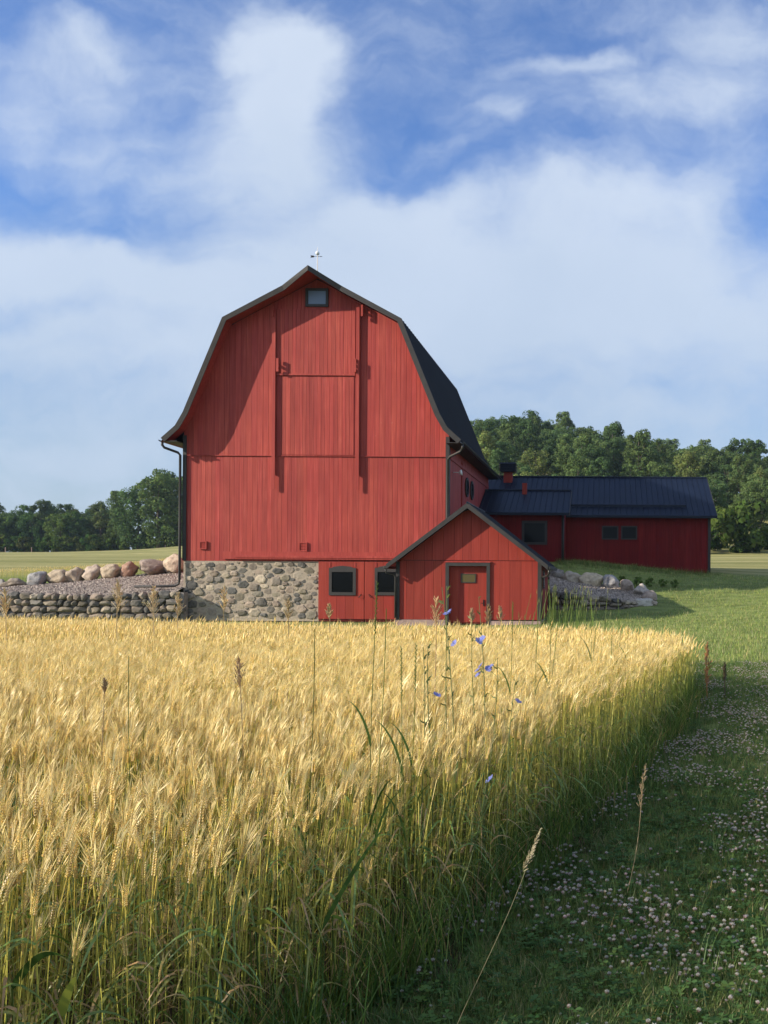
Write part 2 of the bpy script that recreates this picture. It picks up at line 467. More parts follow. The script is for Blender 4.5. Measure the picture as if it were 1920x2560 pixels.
# ---------------------------------------------------------------- terrain
ctrl = [(0, -30, 0), (-40, -20, 0), (40, -20, .2), (0, 0, 0), (-15, 0, 0), (15, 0, .1), (2, 10, 0), (-10, 12, 0), (9, 10, .0), (-25, 15, 0), (0, 20, 0),
        (9, 20, .1), (-10, 28, -.18), (-2, 28, -.15), (2, 26, -.03), (5, 28, .0), (10, 28, .2), (-25, 28, -.18), (-40, 25, 0),
        (-27, 36, -.05), (-20, 36, -.2), (-24, 39.8, -.1), (-19, 39.8, -.1), (-14, 39.5, -.2), (-10, 39.5, -.2), (-7, 38.8, -.1), (-12, 36.5, -.24), (-12, 32, -.22), (-20, 31, -.2), (-8, 33.6, -.18), (-4, 33.6, -.15), (-2.2, 34, -.10), (-2, 37, .1), (1.5, 37, .15), (4, 38.5, .34), (8, 38, .6), (14, 36, .9),
        (2.5, 41, .75), (6, 43, 1.0), (12, 44, 1.3), (-2, 43, 1.35), (2, 45, 1.55), (-2.5, 46.5, 2.35), (2, 48.5, 2.15), (5.7, 49.3, 1.85), (9, 50, 1.75), (16, 50, 1.7),
        (-18.5, 43.5, 1.7), (-22, 43.5, 1.35), (-26, 43.5, 1.05), (-32, 43, .9), (-18, 50, 2.2), (-26, 50, 1.6), (-40, 50, 1.3),
        (-12, 52, 2.4), (-12, 60, 2.6), (0, 60, 2.5), (10, 60, 2.2), (25, 60, 2.3), (-30, 70, 2.2), (-60, 70, 2.0),
        (-30, 100, 3.4), (-60, 100, 3.4), (0, 100, 3.6), (25, 100, 4.0), (60, 100, 4.5), (-60, 150, 5.5), (-30, 150, 6.5), (0, 135, 6.2), (30, 135, 6.4), (60, 135, 6.5), (90, 130, 6.5),
        (-100, 200, 7.2), (-75, 215, 8.0), (-140, 200, 6.5), (-110, 260, 8.5), (-170, 260, 7.5), (-75, 260, 13),
        (-35, 170, 14), (0, 170, 16), (30, 170, 14), (60, 170, 13), (90, 170, 12),
        (-45, 230, 30.5), (-20, 230, 33), (0, 230, 28), (20, 230, 24.5), (40, 230, 21), (65, 230, 18), (100, 230, 15), (-70, 235, 18),
        (-30, 300, 34), (30, 300, 26), (100, 300, 18), (-120, 320, 12), (-200, 350, 10), (0, 450, 22), (200, 300, 14), (200, 450, 14), (-200, 450, 12), (-300, 200, 5), (-300, 0, 0), (-150, 0, 0), (150, 0, .5), (300, 0, 1), (300, 200, 8), (150, 100, 4), (0, -150, 0), (-300, -150, 0), (300, -150, 0), (-300, 450, 10), (300, 450, 14)]
cp = np.array([(a, b) for a, b, _ in ctrl], dtype=float); cz = np.array([c_ for *_, c_ in ctrl])
D_ = np.sqrt(((cp[:, None] - cp[None]) ** 2).sum(-1) + 2.0)
A_ = np.zeros((len(cp) + 1,) * 2); A_[:-1, :-1] = D_; A_[-1, :-1] = 1; A_[:-1, -1] = 1
W_ = np.linalg.solve(A_, np.append(cz, 0))


def gz_arr(x, y):
    x = np.asarray(x, float).ravel(); y = np.asarray(y, float).ravel()
    out = np.empty(len(x))
    for s in range(0, len(x), 20000):
        d = np.sqrt((x[s:s + 20000, None] - cp[:, 0]) ** 2 + (y[s:s + 20000, None] - cp[:, 1]) ** 2 + 2.0)
        out[s:s + 20000] = d @ W_[:-1] + W_[-1]
    return out


def gz(x, y): return float(gz_arr([x], [y])[0])


def axis(near0, near1, step, lim0, lim1, grow=1.12):
    a = list(np.arange(near0, near1 + 1e-6, step)); s = step
    while a[-1] < lim1: s *= grow; a.append(min(a[-1] + s, lim1))
    s = step
    while a[0] > lim0: s *= grow; a.insert(0, max(a[0] - s, lim0))
    return np.array(a)


xs = axis(-30, 16, .6, -300, 300); ys = axis(-2, 56, .6, -150, 450)
GX, GY = np.meshgrid(xs, ys)
GZ = gz_arr(GX, GY).reshape(GX.shape)
nr, nc = GX.shape
me = bpy.data.meshes.new('ground')
idx = np.arange(nr * nc).reshape(nr, nc)
q = np.stack([idx[:-1, :-1], idx[:-1, 1:], idx[1:, 1:], idx[1:, :-1]], -1).reshape(-1, 4)
me.from_pydata(np.stack([GX, GY, GZ], -1).reshape(-1, 3).tolist(), [], q.tolist())
me.materials.append(M['ground'])
me.polygons.foreach_set('use_smooth', [True] * len(me.polygons))
ground = bpy.data.objects.new('ground', me); COL.objects.link(ground); tag(ground, kind='structure')

# ---------------------------------------------------------------- wheat field outline
WPOLY = [(-30, -3), (-2.6, -1.5), (-2.3, 1.2), (-1.85, 2.2), (-1.3, 2.62), (-1.0, 3.2), (-.76, 4.0), (-.44, 5.1), (.30, 8.1), (.88, 10.6), (1.18, 12.0), (1.18, 12.9), (.75, 14.1), (-1.07, 15.2), (-2.8, 15.6), (-5.8, 16.6), (-8, 17.6), (-12.8, 19.5), (-20, 23.5), (-30, 27)]


def in_poly(x, y, poly=WPOLY):
    x = np.asarray(x); y = np.asarray(y); c = np.zeros(x.shape, bool); n = len(poly)
    for i in range(n):
        x0, y0 = poly[i]; x1, y1 = poly[(i + 1) % n]
        cond = ((y0 > y) != (y1 > y))
        xx = (x1 - x0) * (y - y0) / ((y1 - y0) or 1e-9) + x0
        c ^= cond & (x < xx)
    return c


# soil sheet just above the ground inside the wheat
sb = MB()
step = .6
for i in np.arange(-29.4, 1.2, step):
    for j in np.arange(-2.4, 26.4, step):
        if in_poly(np.array([i + .3]), np.array([j + .3]))[0]:
            pts = [(i, j), (i + step, j), (i + step, j + step), (i, j + step)]
            sb.add([(a, b, gz(a, b) + .012) for a, b in pts], [(0, 1, 2, 3)])
tag(sb.build('field_soil', M['soil']), kind='structure')


# ---------------------------------------------------------------- scatter (uncountable plants only)
def scatter(name, protos, pts, rots, scls, idxs, label=None, cat=None):
    pc = bpy.data.collections.new(name + '_kinds')
    for k, me_ in enumerate(protos):
        pc.objects.link(bpy.data.objects.new(f'{name}_kind_{k:02d}', me_))
    me_ = bpy.data.meshes.new(name)
    me_.from_pydata(np.asarray(pts).tolist(), [], [])
    a = me_.attributes.new('rot', 'FLOAT_VECTOR', 'POINT'); a.data.foreach_set('vector', np.asarray(rots, dtype=np.float32).ravel())
    a = me_.attributes.new('scl', 'FLOAT', 'POINT'); a.data.foreach_set('value', np.asarray(scls, dtype=np.float32))
    a = me_.attributes.new('idx', 'INT', 'POINT'); a.data.foreach_set('value', np.asarray(idxs, dtype=np.int32))
    o = bpy.data.objects.new(name, me_); COL.objects.link(o)
    ng = bpy.data.node_groups.new(name, 'GeometryNodeTree')
    ng.interface.new_socket('Geometry', in_out='INPUT', socket_type='NodeSocketGeometry')
    ng.interface.new_socket('Geometry', in_out='OUTPUT', socket_type='NodeSocketGeometry')
    N, L = ng.nodes.new, ng.links.new
    gi = N('NodeGroupInput'); go = N('NodeGroupOutput')
    ci = N('GeometryNodeCollectionInfo'); ci.inputs['Collection'].default_value = pc
    ci.inputs['Separate Children'].default_value = True; ci.inputs['Reset Children'].default_value = True
    ip = N('GeometryNodeInstanceOnPoints'); ip.inputs['Pick Instance'].default_value = True
    mp = N('GeometryNodeMeshToPoints')
    L(gi.outputs[0], mp.inputs['Mesh']); L(mp.outputs[0], ip.inputs['Points']); L(ci.outputs[0], ip.inputs['Instance'])
    for nm, dt, sock in (('rot', 'FLOAT_VECTOR', 'Rotation'), ('scl', 'FLOAT', 'Scale'), ('idx', 'INT', 'Instance Index')):
        na = N('GeometryNodeInputNamedAttribute'); na.data_type = dt; na.inputs['Name'].default_value = nm
        L(na.outputs[0], ip.inputs[sock])
    L(ip.outputs[0], go.inputs[0])
    md = o.modifiers.new('scatter', 'NODES'); md.node_group = ng
    tag(o, label, cat, kind='stuff')
    return o


def jc(rg, c, a=.12):
    k = 1 + rg.uniform(-a, a); return tuple(max(0, v * k * (1 + rg.uniform(-a, a) * .4)) for v in c)


# ---------------------------------------------------------------- wheat
GOLD = (.90, .70, .26); GOLD2 = (.82, .63, .18); STRAW = (.76, .64, .15); GREEN = (.36, .44, .07); AWN = (.93, .75, .34)


def wheat_parts(rg, lod, greenish=0.0):
    H = .80
    lean = rg.uniform(-.04, .10); nod = rg.uniform(-.1, .7) if rg.random() < .82 else rg.uniform(.9, 1.9)
    stem, ear, leaf = MB(), MB(), []
    nseg = (7, 4, 2)[lod]
    pts = [Vector((lean * (s / nseg) ** 2, rg.uniform(-.006, .006), H * s / nseg)) for s in range(nseg + 1)]
    for s in range(nseg):
        f = s / nseg
        g = min(1, max(0, (1.0 - f * 1.05) + greenish))
        col = jc(rg, tuple(STRAW[k] * (1 - g) + GREEN[k] * g for k in range(3)))
        stem.tube(pts[s:s + 2], [.0021 - .0007 * f] * 2 if lod < 2 else [.003] * 2, 3, col, cap=False)
    # ear axis
    p = pts[-1].copy(); d = (pts[-1] - pts[-2]).normalized()
    nsp = (10, 6, 3)[lod]; L = rg.uniform(.072, .098)
    side = Vector((0, 1, 0))
    rotx = rg.uniform(0, math.pi)
    ax = []
    for i in range(nsp + 1):
        ax.append((p.copy(), d.copy()))
        d = (Matrix.Rotation(nod / nsp * .8, 3, 'Y') @ d).normalized()
        p = p + d * (L / nsp)
    if lod < 2:
        for i in range(nsp):
            c0, dd = ax[i]
            s0 = dd.cross(Vector((math.sin(rotx), math.cos(rotx), .2))).normalized()
            for sg in (-1, 1):
                o = s0 * sg
                col = jc(rg, rg.choice((GOLD, GOLD, GOLD2, (.64, .49, .18))), .15)
                sc = 1 - .35 * i / nsp
                if lod == 0:
                    ear.octa(c0 + o * .0058 + dd * (.0048 if sg > 0 else 0), dd + o * .60, .0132 * sc, .0076 * sc, col)
                    ear.octa(c0 + o * .0022 + dd.cross(o) * .0035, dd + o * .2, .012 * sc, .0066 * sc, jc(rg, (.66, .51, .18), .15))
                else:
                    ear.octa(c0 + o * .0046 + dd * (.006 if sg > 0 else 0), dd + o * .5, .018 * sc, .0084 * sc, col)
                for _ in range((1 if rg.random() < .65 else 0) if lod == 0 else (1 if rg.random() < .5 else 0)):
                    ad = (dd + o * rg.uniform(.1, .42) + dd.cross(o) * rg.uniform(-.22, .22)).normalized()
                    al = rg.uniform(.045, .085)
                    b = c0 + o * .006 + ad * .008
                    w = .0007 if lod == 0 else .0011
                    q = ad.cross(Vector((rg.uniform(-1, 1), 1, rg.uniform(-1, 1)))).normalized()
                    bend = Vector((.012, 0, -.006)) * rg.random()
                    ear.add([b - q * w / 2, b + q * w / 2, b + ad * al * .55 + q * w * .35 + bend * .3, b + ad * al + bend], [(0, 1, 2), (0, 2, 3)], jc(rg, AWN))
    else:
        a0 = ax[0][0]; a1 = ax[-1][0]; am = ax[nsp // 2][0]
        ear.tube([a0, a0.lerp(am, .5), am, a1], [.002, .0068, .0078, .002], 4, jc(rg, GOLD, .12), cap=False)
        dd = ax[-1][1]
        for _ in range(3):
            ad = (dd + Vector((rg.uniform(-.3, .3), rg.uniform(-.3, .3), rg.uniform(-.1, .3)))).normalized()
            b = am.lerp(a1, rg.random()); q = ad.cross(Vector((.3, 1, 0))).normalized() * .0009
            ear.add([b - q, b + q, b + ad * rg.uniform(.05, .09)], [(0, 1, 2)], jc(rg, AWN))
    # leaves
    nl = (rg.randint(2, 4), rg.randint(1, 3), 0)[lod]
    for k in range(nl):
        f = rg.uniform(.15, .75); b = pts[0].lerp(pts[-1], f)
        an = rg.uniform(0, 2 * math.pi); o = Vector((math.cos(an), math.sin(an), 0))
        ll = rg.uniform(.14, .26); n = 5 if lod == 0 else 3
        up = rg.uniform(.4, .95); q = []
        dry = rg.random() < .3 or f < .22
        for s in range(n + 1):
            u_ = s / n
            q.append(b + o * ll * u_ * (.55 + .3 * u_) + Vector((0, 0, ll * (up * u_ - 1.05 * u_ * u_))))
        wd = rg.uniform(.007, .012)
        col = jc(rg, (.42, .30, .12) if dry else ((.17, .27, .05) if rg.random() < .7 else (.34, .33, .07)), .2)
        tw = Vector((-math.sin(an), math.cos(an), rg.uniform(-.6, .6)))
        lf = MB(); leaf.append(lf); lf.blade(q, [wd * .7] + [wd * (1 - .75 * (s / n) ** 2) for s in range(1, n)] + [.001], tw, col)
    return stem, ear, leaf


def merged(mbs, name, mat):
    m = MB()
    for b in mbs:
        n = len(m.v); m.v += b.v; m.f += [tuple(i + n for i in f) for f in b.f]; m.c += b.c
    return m.mesh(name, mat)


rg = random.Random(11)
near_parts = [wheat_parts(rg, 0) for _ in range(14)]
near_meshes = [merged([p_[0], p_[1]] + p_[2], 'wheat_near', M['wheat']) for p_ in near_parts]
flatp = lambda p_: [p_[0], p_[1]] + p_[2]
mid_meshes = [merged(flatp(wheat_parts(rg, 1)), 'wheat_mid', M['wheat']) for _ in range(14)]
far_meshes = [merged(flatp(wheat_parts(rg, 2)), 'wheat_far', M['wheat']) for _ in range(12)]
protos = near_meshes + mid_meshes + far_meshes
nrg = np.random.default_rng(5)


def sample(x0, x1, y0, y1, dens):
    n = int((x1 - x0) * (y1 - y0) * dens)
    return nrg.uniform(x0, x1, n), nrg.uniform(y0, y1, n)


PX_, PY_, PI_ = [], [], []
for (y0, y1, dens, base, cnt) in ((1.0, 6.0, 370, 0, 14), (6.0, 11.0, 370, 14, 14), (11.0, 25.0, 360, 28, 12), (-3, 1.0, 120, 28, 12)):
    x, y = sample(-.66 * max(y1, 5) - 1.6, 1.6, y0, y1, dens)
    k = in_poly(x, y) & (x > -.66 * np.maximum(y, 3) - 1.6)
    x, y = x[k], y[k]
    PX_.append(x); PY_.append(y); PI_.append(base + nrg.integers(0, cnt, len(x)))
WX, WY, WI = map(np.concatenate, (PX_, PY_, PI_))
# patchy height: noise of the field
hn = np.array([noise.noise(Vector((a * .45, b * .45, 3.3))) for a, b in zip(WX, WY)])
WS = nrg.normal(.955, .05, len(WX)) + hn * .05 - np.clip((WY - 9) / 100, 0, .06)
WS = np.where(nrg.random(len(WX)) < np.where(WY < 4, .34, .10), WS * nrg.uniform(.58, .92, len(WX)), WS)
WR = np.stack([nrg.normal(0, .05, len(WX)), nrg.normal(.02, .05, len(WX)), nrg.normal(0.1, 1.15, len(WX))], -1)
hn2 = np.array([noise.noise(Vector((a * 2.2, b * 2.2, 7.7))) for a, b in zip(WX, WY)])
WS = WS * (1 + .06 * hn2)
WR[:, 1] += .08 * hn2 + .06 * hn
WZ = gz_arr(WX, WY)
# the nearest stalks in view become single objects
u_ = (WX / np.maximum(WY, .1)) * FP + PX
vis = (u_ > -30) & (u_ < 1300) & (WY > 1.5) & (WY < 6)
order = np.where(vis)[0]; order = order[np.argsort(WY[order] + .25 * np.abs(WX[order]))][:300]
single = np.zeros(len(WX), bool); single[order] = True
k = ~single
scatter('wheat_crop', protos, np.stack([WX, WY, WZ], -1)[k], WR[k], WS[k], WI[k])
stems = [[('stem', p_[0].mesh('stem', M['wheat'])), ('ear', p_[1].mesh('ear', M['wheat']))] + [('leaf', l_.mesh('leaf', M['wheat'])) for l_ in p_[2]] for p_ in near_parts]
for i in order:
    e = bpy.data.objects.new('wheat_stalk', None); e.empty_display_size = .05
    e.location = (WX[i], WY[i], WZ[i]); e.rotation_euler = tuple(WR[i]); e.scale = (WS[i],) * 3
    COL.objects.link(e)
    tag(e, 'ripe bearded wheat stalk at the near edge of the golden field', 'wheat', 'wheat stalks along the near edge of the field')
    for nm, me_ in stems[WI[i]]:
        c_ = bpy.data.objects.new(nm, me_); c_.parent = e; COL.objects.link(c_)

# distant second strip of wheat on the left
x, y = sample(-36, -22, 45.5, 48.5, 60)
scatter('wheat_strip', far_meshes, np.stack([x, y, gz_arr(x, y)], -1), np.stack([nrg.normal(0, .1, len(x)), nrg.normal(0, .1, len(x)), nrg.uniform(0, 6.28, len(x))], -1), nrg.uniform(.55, .8, len(x)), nrg.integers(0, 12, len(x)))


# ---------------------------------------------------------------- grass
def tuft(rg, nb, h, w, cols, spread=.03):
    m = MB()
    for _ in range(nb):
        an = rg.uniform(0, 6.28); o = Vector((math.cos(an), math.sin(an), 0))
        hh = h * rg.uniform(.5, 1.15); b = Vector((rg.gauss(0, spread), rg.gauss(0, spread), -.01))
        bend = rg.uniform(.15, .8) * hh
        q = [b + o * bend * (s / 3) ** 2 + Vector((0, 0, hh * (s / 3) * (1 - .12 * s / 3))) for s in range(4)]
        m.blade(q, [w, w * .9, w * .6, w * .08], Vector((-math.sin(an), math.cos(an), 0)), jc(rg, rg.choice(cols), .2))
    return m


GCOL = [(.10, .18, .05), (.14, .23, .065), (.08, .15, .045), (.20, .25, .09), (.34, .31, .16)]
GCOL2 = [(.20, .30, .07), (.26, .36, .10), (.33, .39, .13), (.42, .42, .20)]


def clover_leaf_mesh(rg):
    m = MB()
    for _ in range(4):
        cx, cy, cz_ = rg.gauss(0, .035), rg.gauss(0, .035), rg.uniform(.03, .07)
        m.tube([(cx * .5, cy * .5, 0), (cx, cy, cz_)], .0009, 3, (.07, .12, .03), cap=False)
        a0 = rg.uniform(0, 6.28)
        for k in range(3):
            a = a0 + k * 2.094; o = Vector((math.cos(a), math.sin(a), .15)); s = Vector((-math.sin(a), math.cos(a), 0))
            r_ = rg.uniform(.009, .013); c_ = Vector((cx, cy, cz_))
            m.add([c_, c_ + o * r_ - s * r_ * .7, c_ + o * r_ * 1.7 - s * r_ * .5, c_ + o * r_ * 1.6, c_ + o * r_ * 1.7 + s * r_ * .5, c_ + o * r_ + s * r_ * .7], [(0, 1, 2, 3, 4, 5)], jc(rg, (.085, .17, .05), .2))
    return m


near_t = [tuft(rg, 16, .085, .0035, GCOL, .035).mesh('tuft', M['grass']) for _ in range(6)] + [clover_leaf_mesh(rg).mesh('cl', M['grass']) for _ in range(4)] + [tuft(rg, 12, .17, .0045, GCOL[:3], .03).mesh('tall', M['grass']) for _ in range(2)]
far_t = [tuft(rg, 9, .10, .008, GCOL2, .08).mesh('ftuft', M['grass']) for _ in range(5)] + [tuft(rg, 8, .14, .012, GCOL2, .12).mesh('ftuft', M['grass']) for _ in range(3)]
x, y = sample(-2.5, 4.5, .8, 7.5, 620)
k = (~in_poly(x + .12, y)) & (x < .2 * y + 1.0); x, y = x[k], y[k]
ii = nrg.choice(12, len(x), p=[.11] * 6 + [.08] * 4 + [.01] * 2)
x2, y2 = sample(-1, 6, 7.5, 17.5, 260)
k = (~in_poly(x2 + .1, y2)) & (x2 < .2 * y2 + 1.6); x2, y2 = x2[k], y2[k]
ii2 = nrg.choice(12, len(x2), p=[.13] * 6 + [.05] * 4 + [.01] * 2)
X, Y, I_ = np.concatenate([x, x2]), np.concatenate([y, y2]), np.concatenate([ii, ii2])
scatter('clover_lawn_grass', near_t, np.stack([X, Y, gz_arr(X, Y)], -1), np.stack([nrg.normal(0, .12, len(X)), nrg.normal(0, .12, len(X)), nrg.uniform(0, 6.28, len(X))], -1), nrg.uniform(.7, 1.25, len(X)), I_)
xa, ya = sample(-8, 14, 17.0, 32, 45)
xb, yb = sample(-3, 15, 32, 50, 30)
X, Y = np.concatenate([xa, xb]), np.concatenate([ya, yb])
k = (~in_poly(X, Y)) & ~((Y > 37.9) & (Y < 42.6) & (X < 2.6)) & ~((X < -2.2) & (Y > 27)) & ~((Y > 46.9) & (X < -1.7)) & ~((Y > 49.2) & (X < 6)) & (X < .22 * Y + 2.5)
X, Y = X[k], Y[k]
scatter('lawn_grass', far_t, np.stack([X, Y, gz_arr(X, Y)], -1), np.stack([nrg.normal(0, .1, len(X)), nrg.normal(0, .1, len(X)), nrg.uniform(0, 6.28, len(X))], -1), nrg.uniform(.6, 1.35, len(X)), nrg.integers(0, 8, len(X)))
# rough green growth at the foot of the wheat edge and the foot of the wing
edge_t = [tuft(rg, 13, .36, .006, [(.07, .14, .03), (.11, .19, .04), (.16, .24, .05), (.40, .30, .14)], .06).mesh('et', M['grass']) for _ in range(4)]
ex, ey = [], []
ep = [(-1.3, 2.62), (-1.0, 3.2), (-.76, 4.0), (-.44, 5.1), (.30, 8.1), (.88, 10.6), (1.18, 12.0), (1.18, 12.9), (.75, 14.1)]
for a, b in zip(ep[:-1], ep[1:]):
    ln = math.dist(a, b)
    for _ in range(int(ln * (75 if a[1] < 9 else 45))):
        f = nrg.random(); ex.append(a[0] + (b[0] - a[0]) * f + nrg.normal(.0, .08)); ey.append(a[1] + (b[1] - a[1]) * f)
for _ in range(420):
    f = nrg.random(); ex.append(-2.5 + 8.5 * f); ey.append(46.9 + 2.4 * f - abs(nrg.normal(0, .7)) - .1)
ex, ey = np.array(ex), np.array(ey)
scatter('rough_grass', edge_t, np.stack([ex, ey, gz_arr(ex, ey)], -1), np.stack([nrg.normal(0, .1, len(ex)), nrg.normal(0, .1, len(ex)), nrg.uniform(0, 6.28, len(ex))], -1), nrg.uniform(.5, 1.15, len(ex)), nrg.integers(0, 4, len(ex)))


# ---------------------------------------------------------------- clover flowers
def clover_flower(rg, lod):
    st, hd = MB(), MB()
    h = rg.uniform(.085, .13); t_ = Vector((rg.gauss(0, .012), rg.gauss(0, .012), h))
    st.tube([(0, 0, 0), t_ * .5 + Vector((.004, 0, 0)), t_], .0011, 3, (.09, .14, .04), cap=False)
    n = 34 if lod == 0 else 12; r_ = .0095
    pink = rg.random() < .3
    for i in range(n):
        zz = 1 - 1.75 * (i + .5) / n; an = i * 2.4
        s = math.sqrt(max(0, 1 - zz * zz)); d = Vector((s * math.cos(an), s * math.sin(an), zz))
        up = (d + Vector((0, 0, .5 if zz > -.3 else -.7))).normalized()
        if zz < -.15: col = (.30, .21, .16)
        else: col = (.62, .46, .46) if pink and rg.random() < .4 else (.54, .53, .47)
        hd.octa(t_ + Vector((d.x, d.y, d.z * .68)) * r_ * .8, up, .011 if lod == 0 else .013, .0042 if lod == 0 else .0075, jc(rg, col, .08))
    return st, hd


cf = [clover_flower(rg, 0) for _ in range(7)]
cf_near = [(a.mesh('stem', M['grass']), b.mesh('flower_head', M['petal'])) for a, b in cf]
cf_far = []
for _ in range(6):
    a, b = clover_flower(rg, 1)
    m_ = a.mesh('clf', [M['grass'], M['petal']])
    mm = MB(); mm.v = a.v + b.v; mm.f = a.f + [tuple(i + len(a.v) for i in f) for f in b.f]; mm.c = a.c + b.c
    me_ = mm.mesh('clf', [M['grass'], M['petal']]); me_.polygons.foreach_set('material_index', [0] * len(a.f) + [1] * len(b.f)); cf_far.append(me_)
x, y = sample(-1.6, 5, 2.2, 17, 620)
k = (~in_poly(x + .1, y)) & (x < .19 * y + .8)
x, y = x[k], y[k]
pn = np.array([noise.noise(Vector((a * 1.3, b * 1.0, 8))) + .6 * noise.noise(Vector((a * 3.3, b * 3.3, 1))) for a, b in zip(x, y)])
prob = np.clip(.40 + 1.3 * pn, .02, 1) * np.where(y > 13.5, .5, 1) * np.where(y < 3.6, .5, 1)
k = nrg.random(len(x)) < prob
x, y = x[k], y[k]
z = gz_arr(x, y); rz = nrg.uniform(0, 6.28, len(x)); sc = nrg.uniform(.42, .80, len(x))
u_ = x / y * FP + PX
vis = np.where((u_ < 1930) & (1.6 / y * FP + PY < 2600))[0]
near = vis[np.argsort(y[vis])][:300]
mk = np.ones(len(x), bool); mk[near] = False
scatter('clover_flowers', cf_far, np.stack([x, y, z], -1)[mk], np.stack([x * 0, x * 0, rz], -1)[mk], sc[mk] * 1.1, nrg.integers(0, 6, mk.sum()))
for i in near:
    e = bpy.data.objects.new('clover_flower', None); e.empty_display_size = .03
    e.location = (x[i], y[i], z[i]); e.rotation_euler = (0, 0, rz[i]); e.scale = (sc[i],) * 3
    COL.objects.link(e); tag(e, 'small white clover flower in the shaded grass strip beside the wheat', 'clover', 'white clover flowers in the near grass')
    for nm, me_ in zip(('stem', 'flower_head'), cf_near[int(nrg.integers(0, 7))]):
        c_ = bpy.data.objects.new(nm, me_); c_.parent = e; COL.objects.link(c_)


# ---------------------------------------------------------------- weeds standing above the wheat
def stem_path(top, base, sway=.03, n=8, r_=random):
    ph = r_.uniform(0, 6.28)
    return [base.lerp(top, s / n) + Vector((sway * math.sin(ph + 2.2 * s / n), 0, 0)) * math.sin(math.pi * s / n) for s in range(n + 1)]


def chicory(tops, Y, flowers, label, bx):
    """tops: list of (px,py) stem tips, flowers: (px,py)"""
    base = Vector((bx, Y, gz(bx, Y)))
    e = empty('chicory_plant', base, label, 'wildflower', 'chicory plants among the wheat')
    r_ = random.Random(len(label) * 7 + len(tops))
    GR = (.20, .25, .11)
    paths = []
    for k, (px, py) in enumerate(tops):
        tp = P(px, py, Y + r_.uniform(-.05, .05))
        m = MB(); pth = stem_path(tp, base, .03, 12, r_)
        m.tube(pth, [.0042 - .0026 * s / 12 for s in range(13)], 5, GR)
        # buds and small leaves up the stem
        for s in range(5, 12):
            for _ in range(2):
                c_ = pth[s].lerp(pth[s + 1], r_.random()) if s < 12 else pth[s]
                o = Vector((r_.uniform(-1, 1), r_.uniform(-.6, .6), .7)).normalized()
                m.octa(c_ + o * .008, o, .017, .0065, jc(r_, (.17, .19, .07)))
                if r_.random() < .55:
                    q_ = o.cross(Vector((0, 1, 0))).normalized()
                    m.blade([c_, c_ + o * .018 + q_ * .006, c_ + o * .034 + q_ * .004], [.003, .007, .001], q_, jc(r_, (.12, .17, .05)))
        m.build('stem', M['grass'], e); paths.append(pth)
    for px, py in flowers:
        c_ = P(px, py, Y - .03)
        best = min((p_ for pth in paths for p_ in pth), key=lambda p_: (p_ - c_).length)
        m = MB(); m.tube([best, c_], .0012, 3, GR)
        fo = Vector((r_.uniform(-.8, .6), -r_.uniform(.1, .7), r_.uniform(.4, 1.0))).normalized()
        s1 = fo.cross(Vector((0, 0, 1))).normalized(); s2 = fo.cross(s1)
        for k in range(15):
            a = k * 2 * math.pi / 15 + r_.uniform(-.1, .1); d = s1 * math.cos(a) + s2 * math.sin(a); w = s1 * -math.sin(a) + s2 * math.cos(a)
            ln = .0195 * r_.uniform(.8, 1.15); m.add([c_ + d * .002 - w * .0012, c_ + d * .002 + w * .0012, c_ + d * ln + w * .0038 + fo * .005, c_ + d * (ln + .001) + fo * .005, c_ + d * ln - w * .0038 + fo * .005], [(0, 1, 2, 3, 4)], jc(r_, (.24, .27, .62), .14))
        m.octa(c_ - fo * .004, fo, .012, .007, GR)
        m.build('flower', M['petal'], e)


chicory([(1105, 1468), (1117, 1465)], 4.7, [(1123, 1531), (1117, 1535), (1136, 1609)], 'tall chicory with pale blue flowers in front of the shed door frame', -.74)
chicory([(1197, 1492), (1180, 1545), (1244, 1645)], 4.9, [(1207, 1597), (1197, 1603), (1202, 1664), (1194, 1676), (1196, 1687), (1228, 1667), (1220, 1672)], 'bushiest chicory with a cluster of blue flowers below the shed door', -.64)
chicory([(1289, 1702)], 4.7, [(1295, 1754)], 'short chicory with one deep blue flower right of the others', -.52)
chicory([(1058, 1618), (1070, 1615)], 4.4, [(1092, 1738)], 'leaning chicory with one half hidden lilac flower, left of the others', -.84)
chicory([(1222, 1925)], 3.9, [(1225, 1949)], 'low blue chicory flower deep in the green wheat stems', -.70)


def panicle(px, py, Y, hgt_px, col, label, lean=0.0, spread=1.0, cat='grass', group=None, brx=0.0, thin=1.0):
    tp = P(px, py, Y); bx = tp.x - lean; base = Vector((bx, Y + .02, gz(bx, Y)))
    e = empty('grass_panicle', base, label, cat, group)
    r_ = random.Random(int(px * 3 + py))
    m = MB(); pth = stem_path(tp, base, .02, 10, r_)
    sc_ = Y / 3.5
    wS = max(.0016, .0007 * Y) * thin
    m.tube(pth, [wS * 1.2 - wS * .06 * s for s in range(11)], 4, col)
    m.build('stem', M['wheat'], e)
    m = MB(); hl = hgt_px / FP * Y
    for k in range(26):
        f = k / 26; c_ = tp + (base - tp).normalized() * hl * f
        L_ = hl * (.12 + .38 * f) * spread * r_.uniform(.5, 1.1)
        for _ in range(2):
            o = Vector((r_.uniform(-1, 1) * .75 + brx, r_.uniform(-.7, .7), r_.uniform(.6, 1.3))).normalized()
            t_ = c_ + o * L_
            m.tube([c_, t_], wS * .28, 3, col, cap=False)
            for g in range(3): m.octa(c_.lerp(t_, .45 + .27 * g), o, max(.011, .0035 * Y), max(.0035, .0011 * Y), jc(r_, col, .2))
    m.build('seed_head', M['wheat'], e)


